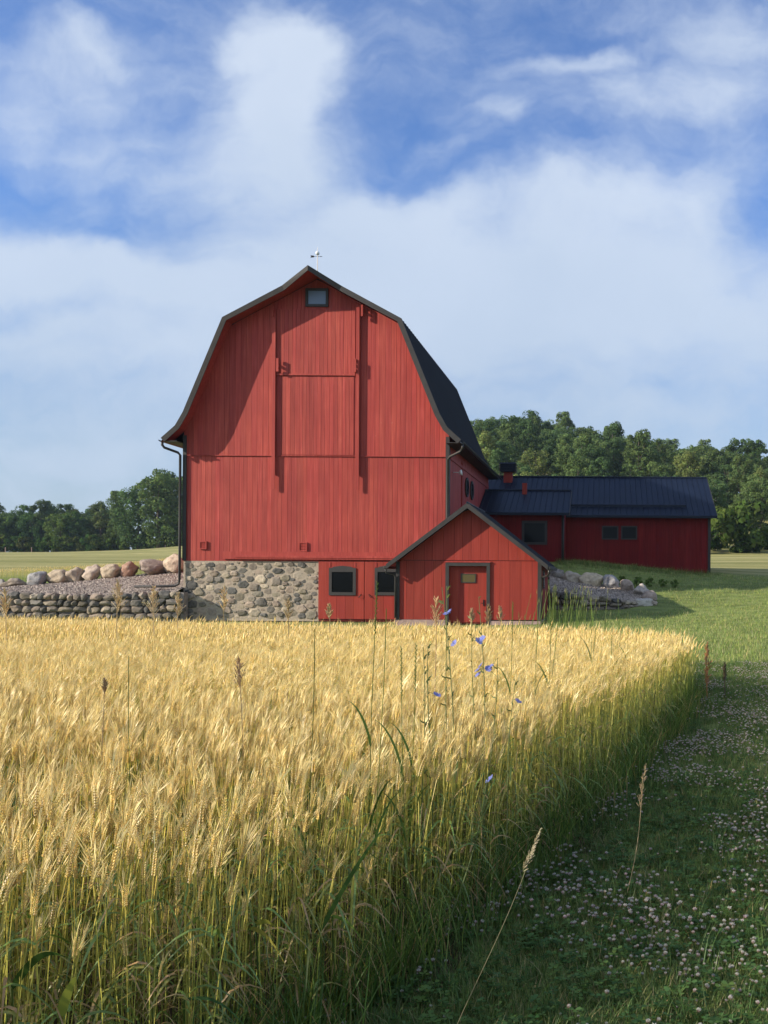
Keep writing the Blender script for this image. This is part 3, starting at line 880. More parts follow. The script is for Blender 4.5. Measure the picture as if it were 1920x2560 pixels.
DRY = (.55, .38, .20); PALE = (.66, .52, .30)
pl = [
    (295, 1457, 12, 75, PALE, 'tallest feathery dry grass head in front of the dry stone wall'),
    (384, 1470, 12, 75, PALE, 'dry grass panicle beside the downspout foot at the barn corner'),
    (444, 1487, 13, 60, PALE, 'dry grass panicle overlapping the left corner of the stone foundation'),
    (12, 1478, 11, 70, PALE, 'dry grass panicle at the far left edge of the stone wall'),
    (560, 1470, 14, 60, PALE, 'slim dry grass head in front of the middle of the stone foundation'),
    (720, 1500, 12, 55, PALE, 'bushy dry grass head in front of the right part of the stone foundation'),
    (823, 1513, 13, 35, PALE, 'small dry grass head below the left sliding door window'),
    (1090, 1500, 6.0, 75, DRY, 'spreading reddish dry grass panicle in front of the shed wall'),
    (1180, 1525, 16, 34, DRY, 'small rusty grass head at the foot of the shed door'),
    (1222, 1517, 16, 42, DRY, 'rusty grass head right of the shed door frame'),
    (1250, 1520, 17, 36, DRY, 'rusty grass head in front of the right shed wall'),
    (598, 1650, 4.4, 75, (.36, .23, .13), 'brown drooping grass head above the middle of the wheat'),
    (262, 1700, 4.2, 36, (.44, .30, .18), 'small dark brown grass head near the left edge of the wheat'),
]
for px, py, Y, h_, c_, lb in pl: panicle(px, py, Y, h_, c_, lb)
panicle(1350, 2075, 2.9, 120, (.40, .34, .20), 'pale arching grass panicle leaning out over the clover', lean=.34, spread=.42, brx=.8, thin=.5)
panicle(1615, 1915, 4.6, 110, (.42, .32, .18), 'slender dry grass head leaning over the wheat edge', lean=.10, spread=.35, thin=.6)
panicle(1768, 1612, 12.2, 110, (.36, .17, .07), 'rust brown dock spike at the far corner of the wheat', spread=.5)
panicle(1812, 1660, 12.4, 45, (.12, .09, .05), 'small dark brown dock standing in the grass beyond the wheat corner', spread=.6)


def green_stem(px, py, Y, lean, label, seed=True, wd=.010, lp=None):
    tp = P(px, py, Y); base = Vector((tp.x - lean, Y, gz(tp.x, Y)))
    e = empty('green_grass_stem', base, label, 'grass', 'green grass stems above the wheat')
    r_ = random.Random(int(px + py * 2)); g = (.13, .20, .045)
    m = MB(); pth = stem_path(tp, base, .015, 10, r_); m.tube(pth, .0017, 4, g); m.build('stem', M['grass'], e)
    if seed:
        m = MB(); d = (tp - pth[7]).normalized()
        for k in range(22):
            c_ = tp - d * .0095 * k; o = Vector((1 if k % 2 else -1, r_.uniform(-.4, .4), 1.6)).normalized()
            m.octa(c_ + o * .003, o, .017, .0048, jc(r_, (.24, .30, .09)))
        m.build('seed_head', M['grass'], e)
    for k in range(2 if seed else 1):
        m = MB(); b = pth[4 + 2 * k]; sg = r_.choice((-1, 1)); ll = r_.uniform(.25, .36)
        q = [b + Vector((sg * ll * .38 * (s / 6) ** 1.4, 0, ll * (s / 6) * (1 - .3 * (s / 6) ** 2))) for s in range(7)]
        m.blade(q, [wd * .6, wd, wd, wd * .9, wd * .7, wd * .4, .001], (1, .25, .1), jc(r_, (.10, .17, .035)))
        m.build('leaf', M['grass'], e)


gl = [
    (943, 1457, 3.6, .02, 'tallest green grass spike, in front of the sliding door', True),
    (966, 1522, 3.5, .05, 'green grass blade leaning right below the sliding door window', False),
    (787, 1572, 3.4, .02, 'dark green upright blade above the wheat below the barn doors', False),
    (322, 1640, 3.6, .0, 'short green blade in the left part of the wheat', False),
    (1003, 1620, 3.8, -.06, 'dark green seed spike leaning left, beside the leaning chicory', True),
    (1040, 1612, 4.0, .03, 'short green grass spike between the leaning chicory and the shed door', True),
    (1282, 1507, 5.9, .02, 'slim green grass spike in front of the right shed wall', True),
    (1378, 1545, 6.6, .06, 'green grass stem in front of the right corner of the shed', True),
    (1395, 1562, 6.9, .10, 'green grass stem leaning right beside the shed corner', True),
    (1345, 1560, 6.5, .02, 'upright green grass stem left of the shed corner', True),
    (1478, 1500, 8.4, .01, 'tall green grass spike in front of the right retaining wall', True),
    (1570, 1535, 9.2, .03, 'lone green grass stem left of the field corner', True),
    (1490, 1572, 8.2, .14, 'arching green grass stem over the right part of the wheat', True),
    (1530, 1590, 8.8, .08, 'slanting green grass stem nearest the field corner', True),
]
for px, py, Y, ln, lb, sd in gl: green_stem(px, py, Y, ln, lb, sd)


# broad dark leaves in the foreground wheat
def big_leaf(px0, py0, Y0, px1, py1, Y1, sag, w, col, label):
    a, b = P(px0, py0, Y0), P(px1, py1, Y1); root = Vector((a.x, a.y, gz(a.x, a.y)))
    e = empty('broad_grass_leaf', root, label, 'leaf', 'broad grass leaves in the front of the wheat')
    m = MB(); m.tube([root, root.lerp(a, .5) + Vector((.01, 0, 0)), a], .0026, 5, (.09, .14, .03)); m.build('stem', M['grass'], e)
    q = [a.lerp(b, s / 10) + Vector((0, 0, sag * math.sin(math.pi * s / 10))) for s in range(11)]
    m = MB(); m.blade(q, [w * .5] + [w * (1 - .9 * (s / 10) ** 2.2) for s in range(1, 10)] + [.001], Vector((b - a)).cross(Vector((0, 1, .35))), col)
    m.build('leaf_blade', M['grass'], e)


DG = (.07, .13, .03)
for a in [
    (800, 2330, 3.2, 965, 2060, 3.15, .02, .017, DG, 'long dark green leaf slanting up right in the middle foreground'),
    (640, 2310, 3.0, 700, 2330, 2.95, .02, .02, (.16, .19, .04), 'short yellowish leaf among the foreground stems'),
    (625, 2320, 3.0, 715, 2415, 2.9, .03, .018, (.22, .22, .05), 'yellowish folded leaf hanging at the foreground middle'),
    (830, 2290, 3.3, 920, 2375, 3.2, .03, .015, (.17, .26, .05), 'light green leaf bending down right above the clover corner'),
    (960, 2270, 3.8, 1060, 2290, 3.7, .06, .013, DG, 'dark arching leaf beside the lower edge of the wheat'),
    (1040, 2120, 4.1, 1120, 2230, 4.0, .07, .012, (.12, .22, .07), 'blue green hooked leaf at the right flank of the wheat'),
    (1010, 2120, 4.0, 1020, 2220, 3.9, .03, .014, (.12, .22, .08), 'blue green hanging leaf at the right flank of the wheat'),
    (30, 2470, 2.5, 180, 2400, 2.4, .05, .022, DG, 'dark green leaf at the lower left of the picture'),
    (150, 2540, 2.45, 190, 2440, 2.4, .01, .028, (.18, .24, .05), 'broad yellow green leaf at the bottom left'),
    (460, 2500, 2.8, 640, 2600, 2.7, .05, .014, (.10, .20, .09), 'thin blue green leaf arching near the bottom'),
]: big_leaf(*a)

# clumps of tall green grass right of the shed
for (px, py, Y, n_, lb) in ((1400, 1552, 22, 34, 'tall green grass clump against the right side of the shed'), (1455, 1553, 22.5, 26, 'tall green grass clump in front of the dark retaining wall'), (1345, 1553, 21, 16, 'thin green grass clump in front of the shed corner board')):
    c0 = P(px, py, Y); gzz = gz(c0.x, Y); e = empty('tall_grass_clump', (c0.x, Y, gzz), lb, 'grass')
    m = MB(); r_ = random.Random(int(px))
    for _ in range(n_):
        bx = c0.x + r_.gauss(0, .30); hh = r_.uniform(.75, 1.45) ; ln = r_.uniform(-.1, .25)
        by = Y + r_.gauss(0, .3)
        q = [Vector((bx + ln * (s / 4) ** 2, by, gz(bx, by) + hh * s / 4)) for s in range(5)]
        m.blade(q, [.018, .018, .015, .012, .004], (1, r_.uniform(-.5, .5), 0), jc(r_, (.17, .23, .055), .25))
        m.octa(q[-1], (ln, 0, 1), .16, .02, jc(r_, (.36, .36, .14), .2))
    m.build('blades', M['grass'], e)


# ================================================================= BARN
BY = 38.3; BYR = 51.3
XC = -12.03; HW = 5.51
BASE = -.25
prof = [(-6.10, 7.20), (-5.52, 7.72), (-5.20, 8.28), (-3.62, 12.15), (-1.20, 13.44), (0, 14.10), (1.20, 13.44), (3.62, 12.15), (5.20, 8.28), (5.52, 7.72), (6.10, 7.20)]


def prof_z(dx, off=0.0):
    for (x0, z0), (x1, z1) in zip(prof[:-1], prof[1:]):
        if x0 <= dx <= x1: return z0 + (z1 - z0) * (dx - x0) / (x1 - x0) - off
    return 7.2


barn = empty('red_barn', (XC, BY, 0), 'tall red gambrel roofed barn with a stone foundation', 'barn')
r_ = random.Random(3)


def shade(r_, a=.12):
    k = 1 + r_.uniform(-a, a); return (k, k * (1 + r_.uniform(-.08, .08)), k)


def boards(m, x0, x1, zlo, zhi, y, out=-1, w=(.15, .26), t=.02, gap=.007, prot=.007, along='x'):
    """vertical boards; zlo/zhi are functions of the position along the wall"""
    x = x0
    while x < x1 - .02:
        ww = min(r_.uniform(*w), x1 - x)
        if x1 - (x + ww) < .06: ww = x1 - x
        a, b = x + gap / 2, x + ww - gap / 2
        d = r_.uniform(0, prot); col = shade(r_)
        za0, za1 = zlo(a), zlo(b); zb0, zb1 = zhi(a), zhi(b)
        if along == 'x':
            y0, y1 = y + out * (t + d), y
            vs = [(a, y0, za0), (b, y0, za1), (b, y0, zb1), (a, y0, zb0), (a, y1, za0), (b, y1, za1), (b, y1, zb1), (a, y1, zb0)]
        else:
            y0, y1 = y + out * (t + d), y
            vs = [(y0, a, za0), (y0, b, za1), (y0, b, zb1), (y0, a, zb0), (y1, a, za0), (y1, b, za1), (y1, b, zb1), (y1, a, zb0)]
        m.add(vs, [(0, 1, 2, 3), (4, 7, 6, 5), (0, 4, 5, 1), (1, 5, 6, 2), (2, 6, 7, 3), (3, 7, 4, 0)], col)
        x += ww
    return m


SEAM = P(786, 1141, BY).z; STONE_T = P(620, 1401, BY).z
xl, xr = XC - HW, XC + HW
# structural core (dark backing) and boards
m = MB()
core = [(XC + dx * (HW / 5.52) if abs(dx) > 5 else XC + dx, z - .10) for dx, z in prof[1:-1]]
core = [(xl + .03, STONE_T)] + [(max(xl + .03, min(xr - .03, a)), b) for a, b in core] + [(xr - .03, STONE_T)]
m.prism(core, BY + .03, BYR - .02)
m.build('inner_wall', M['interior'], barn)
m = MB()
boards(m, xl, xr, lambda x: SEAM + .03, lambda x: prof_z(x - XC, .12), BY + .03, t=.045)
boards(m, xl, xr, lambda x: STONE_T - .03, lambda x: SEAM, BY + .03, t=.03)
boards(m, BY, BYR, lambda x: STONE_T - .03, lambda x: 7.55, xr - .03, out=1, along='y', t=.03)
boards(m, BY, BYR, lambda x: STONE_T - .03, lambda x: 7.55, xl + .03, out=-1, along='y', t=.03)
boards(m, xl, xr, lambda x: STONE_T, lambda x: prof_z(x - XC, .12), BYR - .02, out=1, t=.03)
m.build('siding', M['red'], barn)


# ---- stone masonry
def stone_blob(m, cx, cz_, y, w, h, d, col, rr, out=-1, along='x'):
    """rounded polygonal stone bulging out of a wall"""
    n = rr.randint(6, 9); ring = []
    sq = rr.uniform(2.2, 4)
    for k in range(n):
        a = 2 * math.pi * (k + rr.uniform(-.25, .25)) / n
        ca, sa = math.cos(a), math.sin(a)
        rad = 1 / ((abs(ca) ** sq + abs(sa) ** sq) ** (1 / sq)) * rr.uniform(.88, 1.05)
        ring.append((ca * rad * w / 2, sa * rad * h / 2))
    layers = [(1.0, 0.0), (.96, .55), (.84, .88), (.55, 1.0)]
    vs = []
    tilt = rr.uniform(-.25, .25); tz = rr.uniform(-.2, .25)
    for s, dd in layers:
        for (a, b) in ring:
            yy = out * (d * dd + (a / w * tilt + b / h * tz) * d * dd + rr.uniform(-.1, .1) * d * dd)
            vs.append((cx + a * s, y + yy, cz_ + b * s) if along == 'x' else (y + yy, cx + a * s, cz_ + b * s))
    fs = []
    for i in range(len(layers) - 1):
        for k in range(n):
            k2 = (k + 1) % n; fs.append((i * n + k, i * n + k2, (i + 1) * n + k2, (i + 1) * n + k))
    fs.append(tuple((len(layers) - 1) * n + k for k in range(n)))
    m.add(vs, fs, col)


SC = [(.23, .19, .15), (.15, .135, .115), (.30, .25, .19), (.105, .10, .09), (.25, .20, .155), (.36, .30, .22), (.17, .15, .115), (.21, .18, .13), (.30, .235, .18)]


def masonry(m, a0, a1, z0, z1, y, out, along, rr, hs=None, ws=None, depth=.07, dark=0.0, tries=9000):
    """random rubble: stones of falling size packed without overlap"""
    placed = []; A = (a1 - a0) * (z1 - z0); n = int(tries * A / 13)
    for k in range(n):
        f = k / n; w = (.34 * (1 - f) ** 1.2 + .12) * rr.uniform(.75, 1.15); h = w * rr.uniform(.50, .85); h = min(h, .36)
        c = rr.uniform(a0 + w * .45, a1 - w * .45); z = rr.uniform(z0 + h * .4, z1 - h * .5)
        if all(((c - p[0]) / ((w + p[2]) / 2)) ** 2 + ((z - p[1]) / ((h + p[3]) / 2)) ** 2 > .92 for p in placed):
            placed.append((c, z, w, h))
    for c, z, w, h in placed:
        col = rr.choice(SC); k = rr.uniform(.8, 1.4) * (1 - dark)
        stone_blob(m, c, z, y, w * 1.08, h * 1.08, depth * rr.uniform(.35, 1) * min(1, w / .3), tuple(v * k for v in col), rr, out, along)


rr = random.Random(21)
xd0 = P(797, 1450, BY).x            # left edge of the sliding doors
m = MB(); m.box(xl, xd0, BY + .0, BY + .5, BASE, STONE_T - .01)
m.box(xl, xl + .5, BY + .5, BYR, BASE, STONE_T - .01); m.box(xr - .5, xr, BY + .5, BYR, BASE, STONE_T - .01)
m.box(xl + .5, xr - .5, BYR - .5, BYR, BASE, STONE_T - .01)
fw = m.build('foundation_wall', M['mortar'], barn)
m = MB(); masonry(m, xl + .02, xd0 - .02, BASE + .1, STONE_T - .04, BY + .03, -1, 'x', rr, hs=(.22, .34), ws=(.24, .52), depth=.10)
masonry(m, BY, BYR, BASE + .1, STONE_T - .04, xl + .03, -1, 'y', rr)
masonry(m, BY, BYR, BASE + .1, STONE_T - .04, xr - .03, 1, 'y', rr)
m.build('stones', M['stone'], fw)

# ---- roof
RY0, RY1 = BY - .72, BYR + .35


def roof_points(off):
    """profile offset along its normals"""
    pts = []
    for i, (a, b) in enumerate(prof):
        p0 = Vector(prof[max(i - 1, 0)]); p1 = Vector(prof[min(i + 1, len(prof) - 1)])
        t_ = (p1 - p0).normalized(); n_ = Vector((-t_.y, t_.x))
        pts.append((XC + a + n_.x * off, b + n_.y * off))
    return pts


def roof_shell(m, r0, r1, y0f, y1):
    n = len(r0); vs = []
    for i in range(n):
        y0 = y0f(i)
        vs += [(r0[i][0], y0, r0[i][1]), (r1[i][0], y0, r1[i][1]), (r1[i][0], y1, r1[i][1]), (r0[i][0], y1, r0[i][1])]
    fs = []
    for i in range(n - 1):
        a, b = 4 * i, 4 * (i + 1)
        fs += [(a + 1, b + 1, b + 2, a + 2), (a, a + 3, b + 3, b), (a, b, b + 1, a + 1), (a + 3, a + 2, b + 2, b + 3)]
    fs += [(0, 1, 2, 3), (4 * (n - 1), 4 * (n - 1) + 3, 4 * (n - 1) + 2, 4 * (n - 1) + 1)]
    m.add(vs, fs)


HOOD = .52
hoodf = lambda i: RY0 - (HOOD if i == 5 else 0)
m = MB(); roof_shell(m, roof_points(-.06), roof_points(.02), hoodf, RY1)
rf = m.build('roof', M['roof'], barn)
# standing ribs down the slopes
m = MB(); ro = roof_points(.02); ro2 = roof_points(.055)
y = RY0 + .05
while y < RY1:
    for i in range(len(prof) - 1):
        (a0, b0), (a1, b1) = ro[i], ro[i + 1]; (c0, d0), (c1, d1) = ro2[i], ro2[i + 1]
        m.add([(a0, y, b0), (a1, y, b1), (c1, y + .012, d1), (c0, y + .012, d0), (a0, y + .03, b0), (a1, y + .03, b1)], [(0, 1, 2, 3), (3, 2, 5, 4)])
    y += .40
m.build('roof_seams', M['roof'], rf)
# ridge cap
m = MB()
apx = (XC, 14.10)
m.add([(XC - .20, RY0 - .40, 14.03), (XC, RY0 - .50, 14.15), (XC + .20, RY0 - .40, 14.03), (XC - .20, RY1, 14.03), (XC, RY1, 14.15), (XC + .20, RY1, 14.03)], [(0, 1, 4, 3), (1, 2, 5, 4)])
m.build('ridge_cap', M['roof'], rf)
# rake boards: follow the front edge (hood included)
for sgn, mt in ((-1, M['rake']), (1, M['trim'])):
    m = MB(); seq = [i for i in range(11)][:6] if sgn < 0 else [i for i in range(11)][5:]
    hi = roof_points(.045); lo = roof_points(-.165)
    ring = []
    for i in seq:
        yf = hoodf(i)
        ring.append([(hi[i][0], yf - .035, hi[i][1]), (lo[i][0] if i != 5 else XC, yf - .035, lo[i][1]), (lo[i][0] if i != 5 else XC, yf - .001, lo[i][1]), (hi[i][0], yf - .001, hi[i][1])])
    for a, b in zip(ring[:-1], ring[1:]):
        vs = a + b
        m.add(vs, [(0, 1, 5, 4), (3, 7, 6, 2), (0, 4, 7, 3), (1, 2, 6, 5), (0, 3, 2, 1), (4, 5, 6, 7)])
    m.build('rake_board', mt, barn)
# soffit under the overhang (planked, red)
m = MB(); s0 = roof_points(-.075); s1 = roof_points(-.065)
vs = []
n = len(prof)
for i in range(n):
    yf = hoodf(i) + .0
    vs += [(s0[i][0], yf, s0[i][1]), (s0[i][0], BY + .02, s0[i][1])]
m.add(vs, [(2 * i, 2 * i + 1, 2 * i + 3, 2 * i + 2) for i in range(n - 1)])
m.build('soffit', M['red'], barn)
# side soffit along eaves
for sg in (-1, 1):
    m = MB(); a = XC + sg * 5.50; b = XC + sg * 6.05
    m.box(min(a, b), max(a, b), RY0 + .02, RY1 - .02, 7.10, 7.13); m.build('soffit', M['trim'], barn)

# corner boards
for x0, x1 in ((xl - .03, xl + .12), (xr - .12, xr + .03)):
    m = MB(); m.box(x0, x1, BY - .065, BY - .03, STONE_T - .02, 7.45)
    if x0 < XC: m.box(x0 - .01, x0 + .015, BY - .03, BY + .12, STONE_T - .02, 7.3)
    else: m.box(x1 - .015, x1 + .01, BY - .03, BY + .12, STONE_T - .02, 7.3)
    m.build('corner_board', M['trim'], barn)
# horizontal drip seam
m = MB(); m.box(xl + .12, xr - .12, BY - .055, BY - .012, SEAM + .0, SEAM + .028); m.build('drip_board', M['red'], barn)


def rect(px0, py0, px1, py1, Y):
    a = P(px0, py1, Y); b = P(px1, py0, Y); return a.x, b.x, a.z, b.z


def frame(m, x0, x1, z0, z1, w, y0, y1, wb=None):
    wb = wb or w
    m.box(x0, x0 + w, y0, y1, z0, z1); m.box(x1 - w, x1, y0, y1, z0, z1)
    m.box(x0 + w, x1 - w, y0, y1, z1 - w, z1); m.box(x0 + w, x1 - w, y0, y1, z0, z0 + wb)


# gable window
x0, x1, z0, z1 = rect(765, 722, 822, 767.5, BY)
m = MB(); frame(m, x0, x1, z0, z1, .10, BY - .09, BY - .016); gw = m.build('window', M['trim'], barn)
m = MB(); m.box(x0 + .1, x1 - .1, BY - .045, BY - .017, z0 + .1, z1 - .1); m.build('pane', M['glass_sky'], gw)
# hay door tracks (boards standing off the wall)
for (pa, pb, pyt, pyb, nm) in ((678.5, 690, 757, 1222, 0), (888.5, 899.5, 762, 1224, 1)):
    x0, x1, z0, z1 = rect(pa, pyt, pb, pyb, BY - .13)
    m = MB(); m.box(x0, x1, BY - .165, BY - .13, z0, z1)
    m.box(x0 + .04, x1 - .04, BY - .13, BY - .02, z1 - 1.2, z1 - 1.08)
    m.box(x0 + .05, x1 - .05, BY - .13, BY - .03, z0 + .6, z1 - .1)
    m.build('door_track', M['red'], barn)
# hay doors: upper leaf proud of the siding
HX0, _, _, _ = rect(692, 700, 889, 900, BY); HX1 = P(889, 900, BY).x
hz0 = P(790, 936, BY).z
d_up = MB(); boards(d_up, HX0, HX1, lambda x: hz0, lambda x: min(prof_z(x - XC, .35), P(790, 775, BY).z), BY - .018, t=.045, w=(.13, .2))
hd = d_up.build('hay_door', M['red'], barn)
m = MB(); m.box(HX0, HX1, BY - .095, BY - .05, hz0 - .06, hz0); m.build('door_rail', M['red'], hd)
d_lo = MB(); boards(d_lo, HX0 + .05, HX1 - .05, lambda x: SEAM + .06, lambda x: hz0 - .09, BY - .018, t=.02, w=(.13, .2))
d_lo.build('hay_door', M['red'], barn)
# hinge blocks
for (a, b, c_, d) in ((688.5, 895.5, 696, 927.5), (882.5, 896.5, 890, 929), (678, 765, 683, 789), (901, 762, 907.5, 789)):
    x0, x1, z0, z1 = rect(a, b, c_, d, BY - .3); m = MB()
    m.box(x0, x1, BY - .24, BY - .17, z0, z0 + .12); m.box(x0, x1, BY - .24, BY - .17, z1 - .12, z1); m.box(x0 + .01, x1 - .01, BY - .27, BY - .235, z0 - .01, z1 + .01)
    m.box(x0 + .02, x1 - .02, BY - .235, BY - .02, (z0 + z1) / 2 - .05, (z0 + z1) / 2 + .05)
    m.build('hinge_block', M['red'], barn)
# vents
for a in ((500, 1353, 518, 1373), (748, 1356, 769, 1379)):
    x0, x1, z0, z1 = rect(*a, BY); m = MB(); frame(m, x0, x1, z0, z1, .04, BY - .07, BY - .01)
    v_ = m.build('wall_vent', M['red'], barn); m = MB()
    for k in range(5):
        zz = z0 + .04 + (z1 - z0 - .08) * k / 5; m.slab((x0 + .04, BY - .055, zz), (x1 - .04, BY - .055, zz), (x1 - .04, BY - .02, zz + .05), (x0 + .04, BY - .02, zz + .05), .006)
    m.build('louvre', M['red'], v_)
# flashing board and sliding-door rail
x0 = P(559, 1380, BY).x; x1 = xr - .2
zf0, zf1 = P(800, 1399, BY).z, P(800, 1380, BY).z
m = MB(); m.box(x0, x1, BY - .075, BY - .035, zf0, zf1); m.build('flashing_board', M['red'], barn)
x0 = P(590, 1390, BY).x
m = MB(); za, zb = P(800, 1397.5, BY).z, P(800, 1390, BY).z
m.box(x0, x1, BY - .17, BY - .085, za + .03, zb); m.box(x0 + .08, x1, BY - .15, BY - .076, za - .03, za + .02)
m.build('door_rail', M['red'], barn, bevel=.008)
# sliding doors
dz1 = STONE_T - .03
for k, (pa, pb) in enumerate(((797.5, 911.5), (912.5, 1026))):
    x0 = P(pa, 1450, BY).x; x1 = P(pb, 1450, BY).x
    m = MB(); boards(m, x0, x1, lambda x: BASE + .1, lambda x: dz1, BY - .02, t=.06, w=(.3, .45), prot=.003); m.box(x0 + .01, x1 - .01, BY - .018, BY + .1, BASE, dz1 - .01, (.5, .5, .5))
    dr = m.build('sliding_door', M['red2'], barn)
    wa, wb = (824, 891.5) if k == 0 else (938, 1005)
    wx0, wx1, wz0, wz1 = rect(wa, 1420, wb, 1488, BY)
    m = MB(); w_ = .12
    y0, y1 = BY - .125, BY - .089
    m.box(wx0, wx0 + w_, y0, y1, wz0, wz1); m.box(wx1 - w_, wx1, y0, y1, wz0, wz1); m.box(wx0 + w_, wx1 - w_, y0, y1, wz0, wz0 + .13)
    xm = (wx0 + wx1) / 2; ar = .09
    m.prism([(wx0 + w_, wz1 - .17), (wx1 - w_, wz1 - .17), (wx1 - w_, wz1), (wx1 - .2, wz1 + ar * .55), (xm, wz1 + ar), (wx0 + .2, wz1 + ar * .55), (wx0 + w_, wz1)], y0, y1)
    wf = m.build('window', M['trim'], dr)
    m = MB(); m.box(wx0 + w_, wx1 - w_, BY - .094, BY - .09, wz0 + .13, wz1 - .17); m.build('pane', M['glass'], wf)
    hx = P(904 if k == 0 else 924, 1488, BY)
    m = MB(); m.tube([hx + Vector((0, -.08, .04)), hx + Vector((0, -.15, .02)), hx + Vector((.07 * (1 if k else -1), -.15, -.09)), hx + Vector((.12 * (1 if k else -1), -.09, -.09)), hx + Vector((.02, -.08, .02))], .012, 6)
    m.build('handle', M['black'], dr)
    for hxx in (.25, .8):
        xx = x0 + (x1 - x0) * hxx; m = MB(); m.box(xx - .03, xx + .03, BY - .10, BY - .082, dz1 - .22, dz1 - .02); m.build('hanger_strap', M['red'], dr)
# fill wall right of sliding doors (behind shed)
m = MB(); m.box(P(1027, 1450, BY).x, xr, BY, BY + .4, BASE, STONE_T - .01); m.build('lower_wall', M['red'], barn)

# gutters and downspouts
GZ0 = 7.13
for sg in (-1, 1):
    gx = XC + sg * 6.16; m = MB(); n_ = 7
    vs = []
    for yy in (RY0 - .02, RY1):
        for k in range(n_):
            a = math.pi * k / (n_ - 1); vs.append((gx + math.cos(a) * .075, yy, GZ0 + .03 - math.sin(a) * .08))
        for k in range(n_):
            a = math.pi * k / (n_ - 1); vs.append((gx + math.cos(a) * .068, yy, GZ0 + .03 - math.sin(a) * .072))
    q_ = 2 * n_
    fs = [(k, k + 1, q_ + k + 1, q_ + k) for k in range(n_ - 1)] + [(n_ + k, q_ + n_ + k, q_ + n_ + k + 1, n_ + k + 1) for k in range(n_ - 1)]
    fs += [(0, q_, q_ + n_, n_), (n_ - 1, 2 * n_ - 1, q_ + 2 * n_ - 1, q_ + n_ - 1)]
    for o_ in (0, q_): fs += [(o_ + k, o_ + n_ + k, o_ + n_ + k + 1, o_ + k + 1) for k in range(n_ - 1)]
    m.add(vs, fs); m.build('gutter', M['gutter'], barn, smooth=False)
m = MB(); gx = XC - 6.16; cx_ = xl - .10
m.tube([(gx, BY - .55, GZ0 - .03), (gx, BY - .55, GZ0 - .16), (gx + .07, BY - .52, GZ0 - .26), (cx_ - .07, BY - .20, GZ0 - .42), (cx_, BY - .14, GZ0 - .52), (cx_, BY - .14, 4), (cx_, BY - .14, 1.45), (cx_ - .03, BY - .16, 1.27), (cx_ - .15, BY - .2, 1.19), (cx_ - .6, BY - .3, 1.17), (cx_ - 1.75, BY - .35, 1.15)], .052, 10)
m.build('downspout', M['trim'], barn, smooth=True)
m = MB(); gx = XC + 6.16; cx_ = xr - .02
m.tube([(gx, BY - .55, GZ0 - .03), (gx, BY - .55, GZ0 - .20), (gx - .09, BY - .5, GZ0 - .34), (cx_ + .10, BY - .22, GZ0 - .52), (cx_, BY - .16, GZ0 - .66), (cx_, BY - .16, 4), (cx_, BY - .16, 3.0)], .052, 10)
m.build('downspout', M['gutter'], barn, smooth=True)
# side wall details (right): sliding door edge, round windows, lamp
m = MB(); m.box(xr + .01, xr + .06, 41.6, 41.75, STONE_T, 6.9); m.box(xr + .01, xr + .05, 38.6, 51, 6.55, 6.68); m.build('side_batten', M['red'], barn)
for yy in (43.1, 44.7):
    c_ = Vector((xr + .02, yy, P(1165, 1218, 43).z)); m = MB(); m2 = MB(); n_ = 24
    ring = [(math.cos(2 * math.pi * k / n_), math.sin(2 * math.pi * k / n_)) for k in range(n_)]
    vs = [(c_.x + xx, c_.y + a * rr_ , c_.z + b * rr_ * 1.0) for xx, rr_ in ((0, .46), (.06, .46), (.06, .36), (0, .36)) for a, b in ring]
    fs = [(i * n_ + k, i * n_ + (k + 1) % n_, (i + 1) * n_ + (k + 1) % n_, (i + 1) * n_ + k) for i in range(3) for k in range(n_)]
    m.add(vs, fs); wf = m.build('round_window', M['trim'], barn)
    m2.add([(c_.x + .03, c_.y + a * .37, c_.z + b * .37) for a, b in ring], [tuple(range(n_))]); m2.build('pane', M['glass'], wf)
lp = P(1123, 1181, 39.3); lp = Vector((xr + .02, 39.3, P(1130, 1181, 39.3).z))
m = MB(); m.tube([lp, lp + Vector((.28, 0, 0))], .018, 8); m.build_ = None
la = m.build('wall_lamp', M['white'], barn, smooth=True)
m = MB(); m.tube([lp + Vector((.24, 0, -.03)), lp + Vector((.30, 0, -.01)), lp + Vector((.37, 0, .0))], [.05, .10, .13], 12); m.build('lamp_shade', M['white'], la, smooth=True)
# lightning rod with ball and arrow
wb_ = Vector((XC - .20, BY + .6, 14.02))
m = MB(); m.tube([wb_, wb_ + Vector((0, 0, .12))], .035, 8); m.tube([wb_ + Vector((0, 0, .1)), wb_ + Vector((0, 0, 1.25)), wb_ + Vector((0, 0, 1.52))], [.017, .015, .003], 6)
wv = m.build('weather_vane', M['gutter'], barn)
bc = wb_ + Vector((0, 0, 1.26)); m = MB(); vs = []; fs = []
for i in range(9):
    ph = math.pi * i / 8
    for k in range(14): vs.append(bc + Vector((math.sin(ph) * math.cos(k * math.pi / 7), math.sin(ph) * math.sin(k * math.pi / 7), math.cos(ph))) * .085)
for i in range(8):
    for k in range(14): fs.append((i * 14 + k, (i + 1) * 14 + k, (i + 1) * 14 + (k + 1) % 14, i * 14 + (k + 1) % 14))
m.add(vs, fs); m.build('glass_ball', M['white'], wv, smooth=True)
az_ = wb_ + Vector((0, 0, 1.12)); m = MB(); m.tube([az_ + Vector((-.26, 0, 0)), az_ + Vector((.2, 0, 0))], .008, 5)
m.prism([(az_.x - .30, az_.z + .045), (az_.x - .27, az_.z), (az_.x - .30, az_.z - .045), (az_.x - .17, az_.z - .04), (az_.x - .12, az_.z), (az_.x - .17, az_.z + .04)], az_.y - .006, az_.y + .006)
m.prism([(az_.x + .13, az_.z - .02), (az_.x + .21, az_.z), (az_.x + .13, az_.z + .02)], az_.y - .005, az_.y + .005)
m.build('arrow', M['black'], wv)
